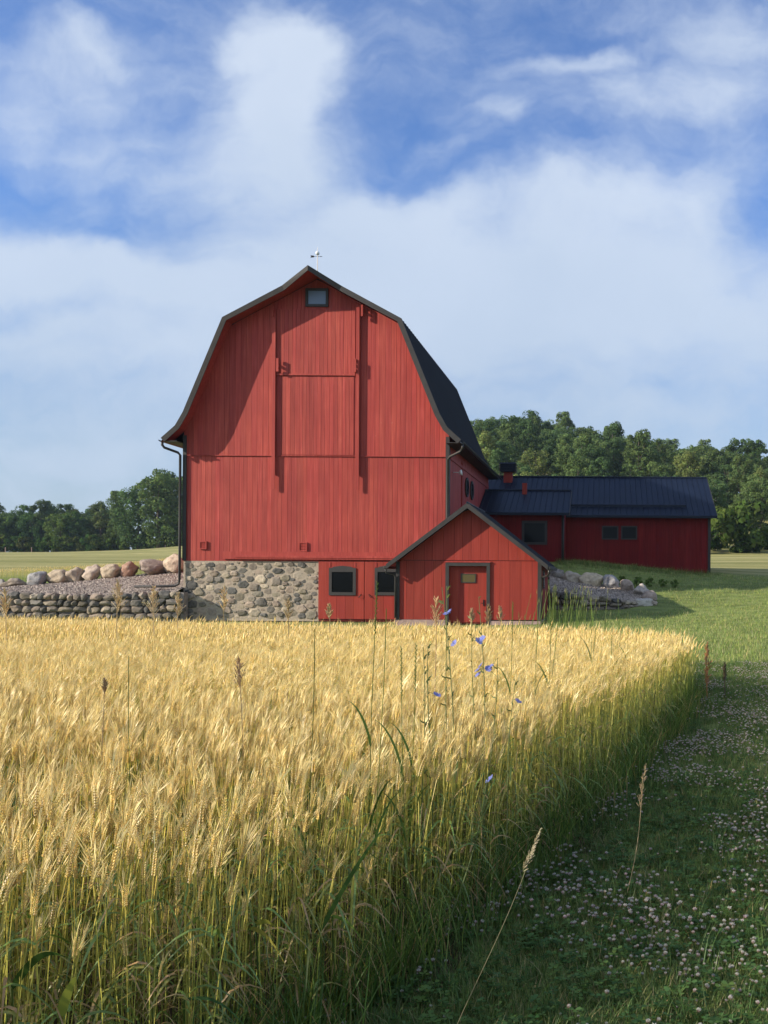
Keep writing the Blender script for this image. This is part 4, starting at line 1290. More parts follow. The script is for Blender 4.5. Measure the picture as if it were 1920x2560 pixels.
m = MB(); q_ = Vector((XC + 1.25, BY + 3, 13.44)); m.tube([q_, q_ + Vector((0, 0, .55))], [.014, .006], 6); m.build('lightning_rod', M['gutter'], barn)

# ================================================================= SHED
SY = 34.0; SYR = 38.22
sa = P(1169.6, 1258, SY - .45); sx0 = P(992, 1480, SY).x; sx1 = P(1351.5, 1480, SY).x
SXC = (sx0 + sx1) / 2; SHW = (sx1 - sx0) / 2
eaL = P(968.6, 1406, SY - .45); eaR = P(1370, 1418, SY - .45)
RZ = sa.z; EZ = (eaL.z + eaR.z) / 2; EHW = (eaR.x - eaL.x) / 2
shed = empty('red_shed', (SXC, SY, 0), 'small bright red gabled shed built against the barn front', 'shed')
slope = (RZ - EZ) / EHW


def sroof(x, off=0): return RZ - abs(x - SXC) * slope - off


SSEAM = P(1080, 1401.5, SY).z; FT = P(1040, 1549, SY).z
dxa, dxb = P(1114, 1480, SY).x, P(1225, 1480, SY).x; dtop = P(1170, 1406.5, SY).z
m = MB()
boards(m, sx0, sx1, lambda x: SSEAM + .02, lambda x: sroof(x, .12), SY + .02, t=.035, w=(.28, .42), prot=.003)
boards(m, sx0, dxa + .02, lambda x: FT + .01, lambda x: SSEAM, SY + .02, t=.02, w=(.28, .42), prot=.003)
boards(m, dxb - .02, sx1, lambda x: FT + .01, lambda x: SSEAM, SY + .02, t=.02, w=(.28, .42), prot=.003)
boards(m, SY, SYR, lambda x: FT, lambda x: sroof(sx1, .08), sx1 - .02, out=1, along='y', t=.02, w=(.28, .42), prot=.003)
boards(m, SY, SYR, lambda x: FT, lambda x: sroof(sx0, .08), sx0 + .02, out=-1, along='y', t=.02, w=(.28, .42), prot=.003)
m.box(dxa + .02, dxb - .02, SY + .0, SY + .019, dtop, SSEAM)
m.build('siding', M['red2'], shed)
m = MB(); m.box(sx0 + .03, dxa, SY + .03, SY + .12, FT, SSEAM); m.box(dxb, sx1 - .03, SY + .03, SY + .12, FT, SSEAM)
m.prism([(sx0 + .03, SSEAM + .001), (sx1 - .03, SSEAM + .001), (sx1 - .03, sroof(sx1, .12)), (SXC, RZ - .13), (sx0 + .03, sroof(sx0, .12))], SY + .03, SYR)
m.build('inner_wall', M['interior'], shed)
m = MB(); m.box(sx0 - .04, dxa, SY - .04, SYR, -.3, FT); m.box(dxb, sx1 + .04, SY - .04, SYR, -.3, FT - .03); m.build('foundation', M['concrete'], shed)
m = MB()
T_ = .07
for sg in (-1, 1):
    a = (SXC, RZ + .0); b = (SXC + sg * EHW, EZ)
    pts = [(SXC, RZ), (SXC + sg * EHW, EZ), (SXC + sg * EHW, EZ - T_), (SXC, RZ - T_)]
    m.prism(pts if sg > 0 else pts[::-1], SY - .45, SYR)
    # the part right of the barn runs further back
x_b = xr + .14
m.prism([(x_b, sroof(x_b)), (SXC + EHW, EZ), (SXC + EHW, EZ - T_), (x_b, sroof(x_b) - T_)], SYR + .001, SYR + .9)
rs = m.build('roof', M['roof'], shed)
m = MB(); y = SY - .42
while y < SYR:
    for sg in (-1, 1):
        a = Vector((SXC, y, RZ)); b = Vector((SXC + sg * EHW, y, EZ)); n_ = Vector((sg * slope, 0, 1)).normalized() * .03
        m.add([a, b, b + n_ + Vector((0, .012, 0)), a + n_ + Vector((0, .012, 0)), b + Vector((0, .03, 0)), a + Vector((0, .03, 0))], [(0, 1, 2, 3), (3, 2, 4, 5)])
    y += .35
m.build('roof_seams', M['roof'], rs)
m = MB(); m.tube([(SXC, SY - .5, RZ + .02), (SXC, SYR, RZ + .02)], .045, 8); m.build('ridge_cap', M['roof'], rs)
for sg in (-1, 1):
    pts = [(SXC, RZ + .02), (SXC + sg * (EHW + .02), EZ + .01), (SXC + sg * (EHW + .02), EZ - .17), (SXC, RZ - .18)]
    m = MB(); m.prism(pts if sg > 0 else pts[::-1], SY - .49, SY - .452); m.build('rake_board', M['trim'], shed)
    # gutter
    m = MB(); gx = SXC + sg * (EHW + .06); m.box(gx - .06, gx + .06, SY - .47, SYR, EZ - .16, EZ - .05); m.build('gutter', M['trim'], shed, bevel=.02)
    m = MB(); cx_ = (sx0 - .03) if sg < 0 else (sx1 + .03)
    if sg < 0: pth = [(gx, SY - .4, EZ - .16), (gx + .02, SY - .38, EZ - .3), (cx_ - .05, SY - .14, EZ - .36), (cx_, SY - .1, EZ - .46), (cx_, SY - .1, .1)]
    else: pth = [(gx, SY - .4, EZ - .16), (gx, SY - .38, EZ - .3), (gx - .07, SY - .3, EZ - .38), (cx_ + .02, SY + .05, EZ - .44), (cx_, SY + .08, EZ - .55), (cx_, SY + .08, .1)]
    m.tube(pth, .038, 8); m.build('downspout', M['trim'] if sg < 0 else M['gutter'], shed, smooth=True)
    a, b = (sx0 - .03, sx0 + .11) if sg < 0 else (sx1 - .11, sx1 + .03)
    m = MB(); m.box(a, b, SY - .045, SY - .02, FT - .02, sroof(sx0, .10)); m.build('corner_board', M['trim'], shed)
m = MB(); w_ = .125
m.box(dxa, dxa + w_, SY - .07, SY + .02, -.1, dtop - w_); m.box(dxb - w_, dxb, SY - .07, SY + .02, -.1, dtop - w_); m.box(dxa, dxb, SY - .07, SY + .02, dtop - w_, dtop)
m.build('door_frame', M['trim'], shed)
m = MB(); m.box(dxa - .03, dxb + .03, SY - .085, SY - .021, dtop + .004, dtop + .05); m.build('door_header', M['red'], shed)
m = MB(); boards(m, dxa + w_, dxb - w_, lambda x: -.05, lambda x: dtop - w_, SY + .22, t=.04, w=(.3, .4), prot=.001, gap=.002)
m.box(dxa + w_ - .0, dxa + w_ + .012, SY + .021, SY + .18, -.1, dtop - w_); m.box(dxb - w_ - .012, dxb - w_, SY + .021, SY + .18, -.1, dtop - w_)
m.box(dxa, dxb, SY + .221, SY + .26, -.1, dtop)
dr = m.build('door', M['red2'], shed)
x0, x1, z0, z1 = rect(1152, 1434, 1190, 1457, SY + .18)
m = MB(); frame(m, x0, x1, z0, z1, .03, SY + .15, SY + .178); wf = m.build('window', M['trim'], dr)
m = MB(); m.box(x0 + .03, x1 - .03, SY + .16, SY + .175, z0 + .03, z1 - .03); m.build('pane', M['glass_amber'], wf)
h = P(1209, 1506, SY + .15); m = MB(); m.box(h.x - .02, h.x + .02, SY + .15, SY + .178, h.z - .13, h.z + .1); m.tube([h + Vector((0, 0, -.03)), h + Vector((0, -.07, -.03)), h + Vector((-.09, -.07, -.03))], .012, 6); m.build('handle', M['black'], dr)
# side window strip of the shed
m = MB(); frame_y = (35.2, 35.9); m.box(sx1 + .005, sx1 + .03, 35.2, 35.9, 1.2, 1.9); sw = m.build('window', M['trim'], shed)
m = MB(); m.box(sx1 + .031, sx1 + .036, 35.27, 35.83, 1.27, 1.83); m.build('pane', M['glass'], sw)


# ================================================================= WINGS
def wing(name, label, x0, x1, yf, yr, zb, ze, zr, yridge, over_f=.45, over_r=.3, seam=.30, wall=M['red3'], cx=None, post=None):
    e = empty(name, ((x0 + x1) / 2, yf, zb), label, 'farm building')
    m = MB(); boards(m, x0, x1, lambda x: zb, lambda x: ze - .02, yf + .02, t=.03, w=(.2, .32), prot=.004)
    hz = lambda y_: ze - .02 + (zr - ze) * (1 - abs(y_ - yridge) / (yridge - yf)) if True else 0
    boards(m, yf, yr, lambda x: zb, lambda x: max(ze - .1, hz(x) - .12), x1 - .02, out=1, along='y', t=.03)
    boards(m, yf, yr, lambda x: zb, lambda x: max(ze - .1, hz(x) - .12), x0 + .02, out=-1, along='y', t=.03)
    m.box(x0 + .03, x1 - .03, yf + .03, yr - .03, zb, ze - .12, (.3, .3, .3)); m.box(x0, x1, yr - .03, yr, zb, ze - .1)
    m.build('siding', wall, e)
    m = MB(); e0 = Vector((x0 - .05, yf - over_f, ze - over_f * (zr - ze) / (yridge - yf))); dyr = yr + .3
    rz_b = zr - (dyr - yridge) * (zr - ze) / (yridge - yf)
    xa, xb = x0 - .05, x1 + over_r
    m.slab((xa, yf - over_f, e0.z), (xb, yf - over_f, e0.z), (xb, yridge, zr), (xa, yridge, zr), .07)
    m.slab((xa, yridge, zr), (xb, yridge, zr), (xb, dyr, rz_b), (xa, dyr, rz_b), .07)
    rf_ = m.build('roof', M['roof_dark'], e)
    m = MB(); x = xa + .1; n_ = Vector((0, -(zr - ze), (yridge - yf))).normalized()
    a0 = Vector((0, yf - over_f, e0.z)) + n_ * .07; a1 = Vector((0, yridge, zr)) + n_ * .07
    while x < xb - .05:
        X_ = Vector((x, 0, 0)); w_ = Vector((.014, 0, 0)); t_ = n_ * .03
        m.add([a0 + X_, a1 + X_, a1 + X_ + w_ + t_, a0 + X_ + w_ + t_, a0 + X_ + w_ * 2, a1 + X_ + w_ * 2], [(0, 1, 2, 3), (3, 2, 5, 4)]); x += seam
    m.build('roof_seams', M['roof_dark'], rf_)
    m = MB(); m.tube([(xa, yridge, zr + .10), (xb, yridge, zr + .10)], .06, 8); m.build('ridge_cap', M['roof_dark'], rf_)
    m = MB(); m.box(xa, xb, yf - over_f - .10, yf - over_f - .002, e0.z - .07, e0.z + .06); m.build('gutter', M['roof_dark'], e)
    m = MB(); m.box(xb - .01, xb + .03, yf - over_f + .02, yf - over_f + .06, e0.z - .12, e0.z + .06)
    k_ = (zr - ze) / (yridge - yf)
    vs = [(xb + dx, y_, z_ + dz) for dx in (0, .035) for (y_, z_, ) in ((yf - over_f, e0.z), (yridge, zr)) for dz in (-.12, .085)]
    m.add(vs, [(0, 1, 3, 2), (4, 6, 7, 5), (0, 2, 6, 4), (1, 5, 7, 3), (0, 4, 5, 1), (2, 3, 7, 6)]); m.build('rake_board', M['trim'], e)
    m = MB(); m.box(x1 - .12, x1 + .025, yf - .05, yf - .02, zb, ze - .1); m.build('corner_board', M['trim'], e)
    return e, rf_


LX1 = P(1775, 1400, 49.5).x
lw_ze = P(1600, 1294, 49.0).z; lw_zr = P(1500, 1193, 54.2).z
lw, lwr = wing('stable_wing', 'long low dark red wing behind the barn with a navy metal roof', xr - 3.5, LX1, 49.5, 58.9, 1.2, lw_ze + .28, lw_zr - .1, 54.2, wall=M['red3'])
CX1 = P(1409.6, 1350, 47.2).x
cn_ze = P(1330, 1287, 46.75).z; cn_zr = P(1330, 1227, 49.7).z
cnw, cnr = wing('connecting_wing', 'short dark red link building between the barn and the long wing', xr + .08, CX1, 47.2, 49.4, 1.8, cn_ze + .26, cn_zr - .08, 49.7, over_r=.28)
# windows of the wings
def wing_window(e, rc, Y, fw=.07, mull=False, name='window'):
    x0, x1, z0, z1 = rect(*rc, Y); m = MB(); frame(m, x0, x1, z0, z1, fw, Y - .07, Y - .02); f = m.build(name, M['trim'], e)
    m = MB(); m.box(x0 + fw, x1 - fw, Y - .045, Y - .025, z0 + fw, z1 - fw); m.build('pane', M['glass'], f); return f


wing_window(cnw, (1304.5, 1302, 1368.5, 1361.5), 47.2, .13)
wing_window(lw, (1504.5, 1315, 1546, 1349), 49.5, .07)
wing_window(lw, (1552.5, 1315, 1593, 1349), 49.5, .07)
x0, x1, z0, z1 = rect(1522, 1355, 1549, 1357.5, 49.5); m = MB(); m.box(x0, x1, 49.43, 49.475, z0, z1); m.build('sill', M['red3'], lw)
x0, x1, z0, z1 = rect(1617, 1305, 1698, 1424, 49.5); m = MB()
boards(m, x0, x1, lambda x: 1.6, lambda x: z1, 49.485, t=.03, w=(.2, .3)); d_ = m.build('sliding_door', M['red3'], lw)
m = MB(); m.box(x1 - .02, x1 + .3, 49.44, 49.48, P(1700, 1357, 49.5).z, P(1700, 1354.5, 49.5).z); m.build('latch_bar', M['red3'], d_)
# snow rail on the long roof
k_ = (lw_zr - lw_ze - .38) / 4.7
z_ = P(1560, 1266, 50.3).z
yy = 49.5 + (z_ - .12 - (lw_ze + .28)) / ((lw_zr - .1 - lw_ze - .28) / (54.2 - 49.5))
x0 = P(1426, 1266, yy).x; x1 = P(1715, 1266, yy).x
m = MB(); m.box(x0, x1, yy - .12, yy - .03, z_ - .04, z_ + .07)
m.build('snow_rail', M['roof_dark'], lwr)
m = MB(); m.tube([(CX1 - .02, 47.05, cn_ze + .1), (CX1 - .02, 47.05, 2.2)], .055, 8); m.build('downspout', M['trim'], cnw, smooth=True)


def roof_vent(e, cap, stem, Y, label):
    x0, x1, z0, z1 = rect(*stem, Y); w_ = (x1 - x0)
    m = MB(); m.box(x0, x1, Y - w_ / 2, Y + w_ / 2, z0 - .5, z1 - .001); b = m.build('vent_stack', M['red2'], e)
    if cap:
        x0, x1, z0, z1 = rect(*cap, Y); w_ = (x1 - x0); m = MB(); y0, y1 = Y - w_ / 2, Y + w_ / 2; i_ = .07
        m.box(x0 + i_, x1 - i_, y0 + i_, y1 - i_, z0, z1 - .1)
        for k in range(4): m.box(x0 + .03, x1 - .03, y0 + .03, y1 - .03, z0 + .05 + k * (z1 - z0 - .18) / 4, z0 + .08 + k * (z1 - z0 - .18) / 4)
        m.add([(x0 - .02, y0, z1 - .1), (x1 + .02, y0, z1 - .1), (x1 + .02, y1, z1 - .1), (x0 - .02, y1, z1 - .1), (x0 + .08, y0 + .1, z1), (x1 - .08, y0 + .1, z1), (x1 - .08, y1 - .1, z1), (x0 + .08, y1 - .1, z1)],
              [(0, 1, 5, 4), (1, 2, 6, 5), (2, 3, 7, 6), (3, 0, 4, 7), (4, 5, 6, 7), (0, 3, 2, 1)])
        m.build('vent_cap', M['roof_dark'], b)


roof_vent(lw, (1249.5, 1158, 1293, 1181), (1260, 1181, 1281.5, 1206), 53.6, '')
roof_vent(cnw, None, (1306, 1208, 1317.5, 1226), 49.3, '')

# ================================================================= STONE WALLS, GRAVEL, BOULDERS
def dry_wall(name, label, path, rr):
    """path: list of (x,y,zb,zt) along the front face"""
    c0 = path[0]; e = empty(name, (c0[0], c0[1], c0[2]), label, 'stone wall')
    m = MB(); core = MB()
    for a, b in zip(path[:-1], path[1:]):
        ln = math.dist(a[:2], b[:2]); tx, ty = (b[0] - a[0]) / ln, (b[1] - a[1]) / ln; nx, ny = ty, -tx
        core.add([(a[0] - nx * .12, a[1] - ny * .12, a[2] - .2), (b[0] - nx * .12, b[1] - ny * .12, b[2] - .2), (b[0] - nx * .12, b[1] - ny * .12, b[3] - .06), (a[0] - nx * .12, a[1] - ny * .12, a[3] - .06),
                  (a[0] - nx * .5, a[1] - ny * .5, a[2] - .2), (b[0] - nx * .5, b[1] - ny * .5, b[2] - .2), (b[0] - nx * .5, b[1] - ny * .5, b[3] - .06), (a[0] - nx * .5, a[1] - ny * .5, a[3] - .06)],
                 [(0, 1, 2, 3), (4, 7, 6, 5), (3, 2, 6, 7), (0, 3, 7, 4), (1, 5, 6, 2)], (.25, .22, .2))
        nrow = max(3, round((a[3] - a[2] + .1) / .27))
        for r in range(nrow):
            s = -rr.uniform(0, .15)
            while s < ln:
                w = rr.uniform(.20, .60) * (1.15 - .25 * r / nrow); cs = s + w / 2
                if cs > ln: break
                f = max(0, cs / ln); zb = a[2] + (b[2] - a[2]) * f - .1; zt = a[3] + (b[3] - a[3]) * f; h = (zt - zb) / nrow
                hh = h * rr.uniform(.80, 1.25); cx_ = a[0] + tx * cs; cy_ = a[1] + ty * cs; cz_ = zb + h * (r + .5) + rr.uniform(-.02, .02)
                boulder_into(m, (cx_ - nx * .1, cy_ - ny * .1, cz_), w * .52, .22, hh * .53, rr, (lambda k_, c_: tuple(v * k_ for v in c_))(rr.uniform(.6, 1.15), rr.choice(SC)), math.atan2(ty, tx))
                s += w * .97
    core.build('core', M['stone'], e); m.build('stones', M['stone'], e)


ICO = None


def ico(sub):
    bm = bmesh.new(); bmesh.ops.create_icosphere(bm, subdivisions=sub, radius=1)
    v = [tuple(p.co) for p in bm.verts]; f = [tuple(q.index for q in fc.verts) for fc in bm.faces]; bm.free(); return v, f


ICO2 = ico(2); ICO3 = ico(4)


def boulder_shape(verts, rx, ry, rz, rr, ncut=7, rough=.10, cutd=(.72, .95), box=.35):
    seed = Vector((rr.uniform(0, 99), rr.uniform(0, 99), rr.uniform(0, 99)))
    cuts = []
    for _ in range(ncut):
        d = Vector((rr.gauss(0, 1), rr.gauss(0, 1), rr.gauss(0, 1))).normalized(); cuts.append((d, rr.uniform(*cutd)))
    out = []
    for v in verts:
        p = Vector(v); mx = max(abs(p.x), abs(p.y), abs(p.z)); p = p * (1 + box * (1 / mx - 1) * .6)
        for d, k in cuts:
            t_ = p.dot(d)
            if t_ > k: p = p - d * (t_ - k) * .92
        p = p * (1 + rough * noise.noise(Vector(v) * 1.7 + seed) + rough * .35 * noise.noise(Vector(v) * 5 + seed))
        out.append(Vector((p.x * rx, p.y * ry, p.z * rz)))
    return out


def boulder_into(m, c, rx, ry, rz, rr, col, ang=0):
    vs = boulder_shape(ICO2[0], rx * 1.05, ry, rz * 1.06, rr, 8, .16, (.72, .97), .85)
    ca, sa_ = math.cos(ang), math.sin(ang)
    m.add([(c[0] + v.x * ca - v.y * sa_, c[1] + v.x * sa_ + v.y * ca, c[2] + v.z) for v in vs], ICO2[1], col)


def boulder(px, py, wpx, hpx, Y, col, label, rr, tilt=0.0, ncut=7, box=.35, dx=1.0):
    c = P(px, py, Y); rx = wpx / FP * Y / 2; rz = hpx / FP * Y / 2 * 1.12
    vs = boulder_shape(ICO3[0], rx * 1.12, rx * .95, rz * 1.1, rr, ncut + 3, .20, (.62, .93), box)
    zb = c.z - rz
    m = MB(); ca, sa_ = math.cos(tilt), math.sin(tilt)
    m.add([(c.x + v.x * ca - v.z * sa_, c.y + v.y, c.z + v.x * sa_ + v.z * ca) for v in vs], ICO3[1])
    o = m.build('boulder', M['boulder'], None, smooth=True, org=(c.x, c.y, zb))
    o.color = (*col, 1)
    tag(o, label, 'boulder', 'boulders lining the gravel banks')


rr = random.Random(5)
dry_wall('dry_stone_wall', 'long dry stacked stone wall holding the gravel left of the barn',
         [(-28.5, 37.6, -.05, .70), (-26, 37.55, -.08, .95), (P(0, 1500, 37.5).x, 37.5, -.08, P(0, 1481, 37.5).z), (P(230, 1500, 37.5).x, 37.45, -.08, P(230, 1487, 37.5).z), (P(456, 1500, 37.5).x + .0, 37.5, -.08, P(450, 1477, 37.5).z)], rr)
rwx = [P(1374, 1500, 38.4), P(1470, 1500, 38.2), P(1560, 1500, 38.5), P(1600, 1505, 39.3)]
dry_wall('low_stone_wall', 'low shaded stacked stone wall right of the shed',
         [(rwx[0].x, 38.4, .0, P(1374, 1478, 38.4).z), (rwx[1].x, 38.2, .05, P(1470, 1487, 38.2).z), (rwx[2].x, 38.5, .2, P(1560, 1499, 38.5).z), (rwx[3].x, 39.3, .35, P(1610, 1506, 39.3).z)], rr)


def surface(name, fn, nu, nv, mat):
    vs = [fn(i / nu, j / nv) for j in range(nv + 1) for i in range(nu + 1)]
    fs = [(j * (nu + 1) + i, j * (nu + 1) + i + 1, (j + 1) * (nu + 1) + i + 1, (j + 1) * (nu + 1) + i) for j in range(nv) for i in range(nu)]
    m = MB(); m.add(vs, fs); return tag(m.build(name, mat, None, smooth=True), kind='structure')


def lerp(a, b, t): return a + (b - a) * t


def interp(x, tab):
    if x <= tab[0][0]: return tab[0][1]
    for (a, b), (c_, d) in zip(tab[:-1], tab[1:]):
        if x <= c_: return b + (d - b) * (x - a) / (c_ - a)
    return tab[-1][1]


zfront = [(-28.5, .62), (-26, .88), (-24.6, P(0, 1483, 37.6).z), (-20.5, P(250, 1489, 37.6).z), (-17.5, P(450, 1480, 37.6).z)]
zback = [(-30, .85), (P(30, 1470, 42).x, P(30, 1474, 42).z), (P(150, 1460, 42.3).x, P(150, 1463, 42.3).z), (P(300, 1445, 42.6).x, P(300, 1447, 42.6).z), (P(445, 1434, 43).x, P(445, 1436, 43).z), (-17.5, 1.85)]


def lg(u, v):
    x = lerp(-29, xl + .02, u); y = lerp(37.62, 43.4, v)
    z = lerp(interp(x, zfront), interp(x, zback) + .17, v ** .85) + .04 * noise.noise(Vector((x * 1.2, y * 1.2, 0)))
    return (x, y, z)


surface('gravel', lg, 60, 26, M['gravel'])
RA = [P(1374, 1480, 38.6), P(1470, 1489, 38.4), P(1560, 1500, 38.7), P(1612, 1507, 39.5)]
RB = [P(1374, 1436, 42.2), P(1430, 1450, 42.3), P(1510, 1462, 42.0), P(1612, 1480, 40.5)]


def rgf(u, v):
    s = u * 3; i = min(2, int(s)); f = s - i
    a = RA[i].lerp(RA[i + 1], f); b = RB[i].lerp(RB[i + 1], f); p = a.lerp(b, v)
    return (p.x, p.y, p.z + .03 * noise.noise(p * 1.5))


surface('gravel', rgf, 30, 20, M['gravel'])
# loose pebbles over the gravel
peb = []
for k in range(4):
    m = MB(); m.add([tuple(v) for v in boulder_shape(ico(1)[0], 1, .8, .6, rr, 4, .1)], ico(1)[1]); peb.append(m.mesh('pebble', M['pebble']))
pp = [lg(nrg.random(), nrg.random()) for _ in range(5200)] + [rgf(nrg.random(), nrg.random()) for _ in range(1500)]
scatter('gravel_pebbles', peb, np.array(pp), nrg.uniform(0, 6.28, (len(pp), 3)), np.abs(nrg.normal(.028, .012, len(pp))) + .01, nrg.integers(0, 4, len(pp)))

TAN, PINK, GREY, BRN = (.45, .36, .25), (.40, .32, .24), (.25, .24, .225), (.24, .195, .15)
S5 = lambda x, y: (x / 3.19, 1150 + y / 3.19)
for (a, b, w, h, Y, col, lb, tl, nc_, bx) in [
    (10, 1000, 60, 80, 41.6, GREY, 'small grey boulder cut by the left edge of the photo', 0, 8, .3),
    (125, 990, 185, 85, 41.9, BRN, 'low flat brown boulder, second from the left edge', .05, 8, .75),
    (307, 957, 160, 108, 42.0, (.29, .285, .28), 'grey layered boulder with pale bands', -.08, 9, .7),
    (467, 940, 150, 105, 42.2, TAN, 'tan boulder leaning right, beside the grey layered one', .35, 5, .25),
    (602, 918, 126, 108, 42.3, PINK, 'rounded pinkish boulder left of the pale pointed one', -.2, 5, .3),
    (735, 908, 140, 128, 42.4, (.44, .35, .27), 'pale pointed boulder in the middle of the left row', .1, 8, .1),
    (890, 895, 152, 108, 42.5, TAN, 'smooth egg shaped tan boulder left of the reddish one', .35, 3, .1),
    (1030, 878, 135, 108, 42.6, (.34, .20, .14), 'reddish brown boulder with slanting streaks', .5, 5, .2),
    (1205, 858, 220, 108, 42.8, (.27, .21, .17), 'big angular brown boulder, second from the barn', 0, 11, .5),
    (1400, 838, 170, 140, 42.9, (.48, .37, .27), 'rounded pale pink boulder touching the barn downspout', .3, 4, .2),
]:
    px, py = S5(a, b); boulder(px, py, w / 3.19, h / 3.19, Y, col, lb, rr, tl, nc_, bx)
S4 = lambda x, y: (1160 + x / 2.183, 980 + y / 2.183)
for (a, b, w, h, Y, col, lb, tl, nc_, bx) in [
    (497, 1000, 95, 60, 42.2, (.24, .21, .18), 'dark flat boulder half hidden by the shed eave', 0, 7, .5),
    (585, 1013, 118, 64, 42.0, (.40, .34, .27), 'grey and tan faceted boulder nearest the shed', -.1, 10, .3),
    (698, 1034, 122, 82, 41.8, (.52, .43, .30), 'largest pale tan boulder right of the shed', -.2, 8, .3),
    (800, 1042, 90, 70, 41.5, (.30, .29, .29), 'grey triangular boulder in the right row', -.4, 8, .1),
    (893, 1066, 96, 64, 41.0, (.34, .27, .22), 'brownish boulder in the middle of the right row', -.2, 8, .3),
    (970, 1087, 84, 66, 40.4, (.42, .37, .33), 'pale faceted boulder near the right end of the row', .2, 9, .2),
    (1014, 1113, 78, 52, 40.0, (.37, .29, .24), 'rounded brown boulder at the right end of the row', -.1, 5, .3),
    (978, 1151, 102, 48, 39.4, (.45, .42, .36), 'low pale boulder in front at the end of the low wall', 0, 6, .4),
    (1037, 1152, 34, 24, 39.4, (.40, .33, .27), 'smallest boulder at the lower right end of the row', 0, 5, .3),
]:
    px, py = S4(a, b); boulder(px, py, w / 2.183, h / 2.183, Y, col, lb, rr, tl, nc_, bx)


# ================================================================= TREES
def tree_mesh(rg_, H, W, nl, lobes, card, low=.12, bush=False):
    """crown: leaf clumps on many lobes"""
    L_ = []
    for k in range(lobes):
        f = rg_.random() ** .8; zc = H * (low + .12 + (.80 - low) * f)
        rmax = W / 2 * math.sin(math.pi * min(1, .18 + .78 * (1 - f))) ** .7
        a = rg_.uniform(0, 6.28); d = rmax * math.sqrt(rg_.random()) * .85
        L_.append((d * math.cos(a), d * math.sin(a), zc, W * rg_.uniform(.085, .17)))
    L_.append((0, 0, H * .9, W * .13))
    g = np.random.default_rng(rg_.randint(0, 9999)); n = nl
    li = g.integers(0, len(L_), n); LL = np.array(L_)[li]
    d = g.normal(size=(n, 3)); d[:, 2] = d[:, 2] * .9 + .25; d /= np.linalg.norm(d, axis=1)[:, None]
    r = LL[:, 3] * g.uniform(.7, 1.1, n)
    c = LL[:, :3] + d * r[:, None] * np.array([1, 1, .85])
    nn = d + g.normal(scale=.4, size=(n, 3)); nn /= np.linalg.norm(nn, axis=1)[:, None]
    t_ = np.cross(nn, g.normal(size=(n, 3))); t_ /= np.linalg.norm(t_, axis=1)[:, None]; b = np.cross(nn, t_)
    s = card * g.uniform(.5, 1.15, n)[:, None]
    V = np.stack([c - t_ * s * .6, c + b * s * .42 - nn * s * .12, c + t_ * s * .6, c - b * s * .42 - nn * s * .12], 1).reshape(-1, 3)
    m = bpy.data.meshes.new('crown')
    m.vertices.add(n * 4); m.vertices.foreach_set('co', V.ravel().astype(np.float32))
    m.loops.add(n * 4); m.loops.foreach_set('vertex_index', np.arange(n * 4, dtype=np.int32))
    m.polygons.add(n); m.polygons.foreach_set('loop_start', np.arange(0, n * 4, 4, dtype=np.int32)); m.polygons.foreach_set('loop_total', np.full(n, 4, dtype=np.int32))
    lobetone = g.uniform(.7, 1.25, len(L_))[li]
    colr = (lobetone * g.uniform(.8, 1.2, n))[:, None] * np.array([[1, 1, 1]]) * (1 + g.normal(scale=.06, size=(n, 3)))
    a_ = m.attributes.new('Col', 'FLOAT_COLOR', 'FACE'); a_.data.foreach_set('color', np.concatenate([colr, np.ones((n, 1))], 1).astype(np.float32).ravel())
    m.materials.append(M['leaves']); m.update(calc_edges=True); m.validate()
    tr = MB(); tr.tube([(0, 0, -.4), (.1, 0, H * .3), (-.05, .1, H * .6), (0, 0, H * .88)], [H * .020, H * .016, H * .010, .03], 7)
    for k in range(7):
        l_ = L_[rg_.randrange(len(L_))]; z0_ = min(l_[2] * .8, H * .7) * rg_.uniform(.6, .9)
        tr.tube([(0, 0, z0_), (l_[0] * .5, l_[1] * .5, (z0_ + l_[2]) / 2 + .2), (l_[0], l_[1], l_[2])], [H * .008, H * .005, .02], 5)
    return m, tr.mesh('trunk', M['bark'], smooth=True)


rg = random.Random(99)
kinds = [tree_mesh(rg, 15, 8.5, 6500, 60, .42, -.06) for _ in range(3)] + [tree_mesh(rg, 13, 9.5, 6500, 64, .42, -.08) for _ in range(3)] + [tree_mesh(rg, 17, 7.5, 6500, 60, .42, -.04) for _ in range(2)]
bush = [tree_mesh(rg, 2.6, 3.6, 900, 14, .34, -.05) for _ in range(3)]


def put_tree(kind, x, y, s, col, label, group, name='broadleaf_tree', cat='tree', sz=None, rot=None, bushy=False):
    cm, tm = (bush if bushy else kinds)[kind]
    e = bpy.data.objects.new(name, None); e.location = (x, y, gz(x, y)); e.scale = (s, s, s * (sz or 1)); e.rotation_euler = (0, 0, rg.uniform(0, 6.28) if rot is None else rot)
    COL.objects.link(e); tag(e, label, cat, group)
    for nm, me_ in (('crown', cm), ('trunk', tm)):
        c_ = bpy.data.objects.new(nm, me_); c_.parent = e; c_.color = (*col, 1); COL.objects.link(c_)
    return e


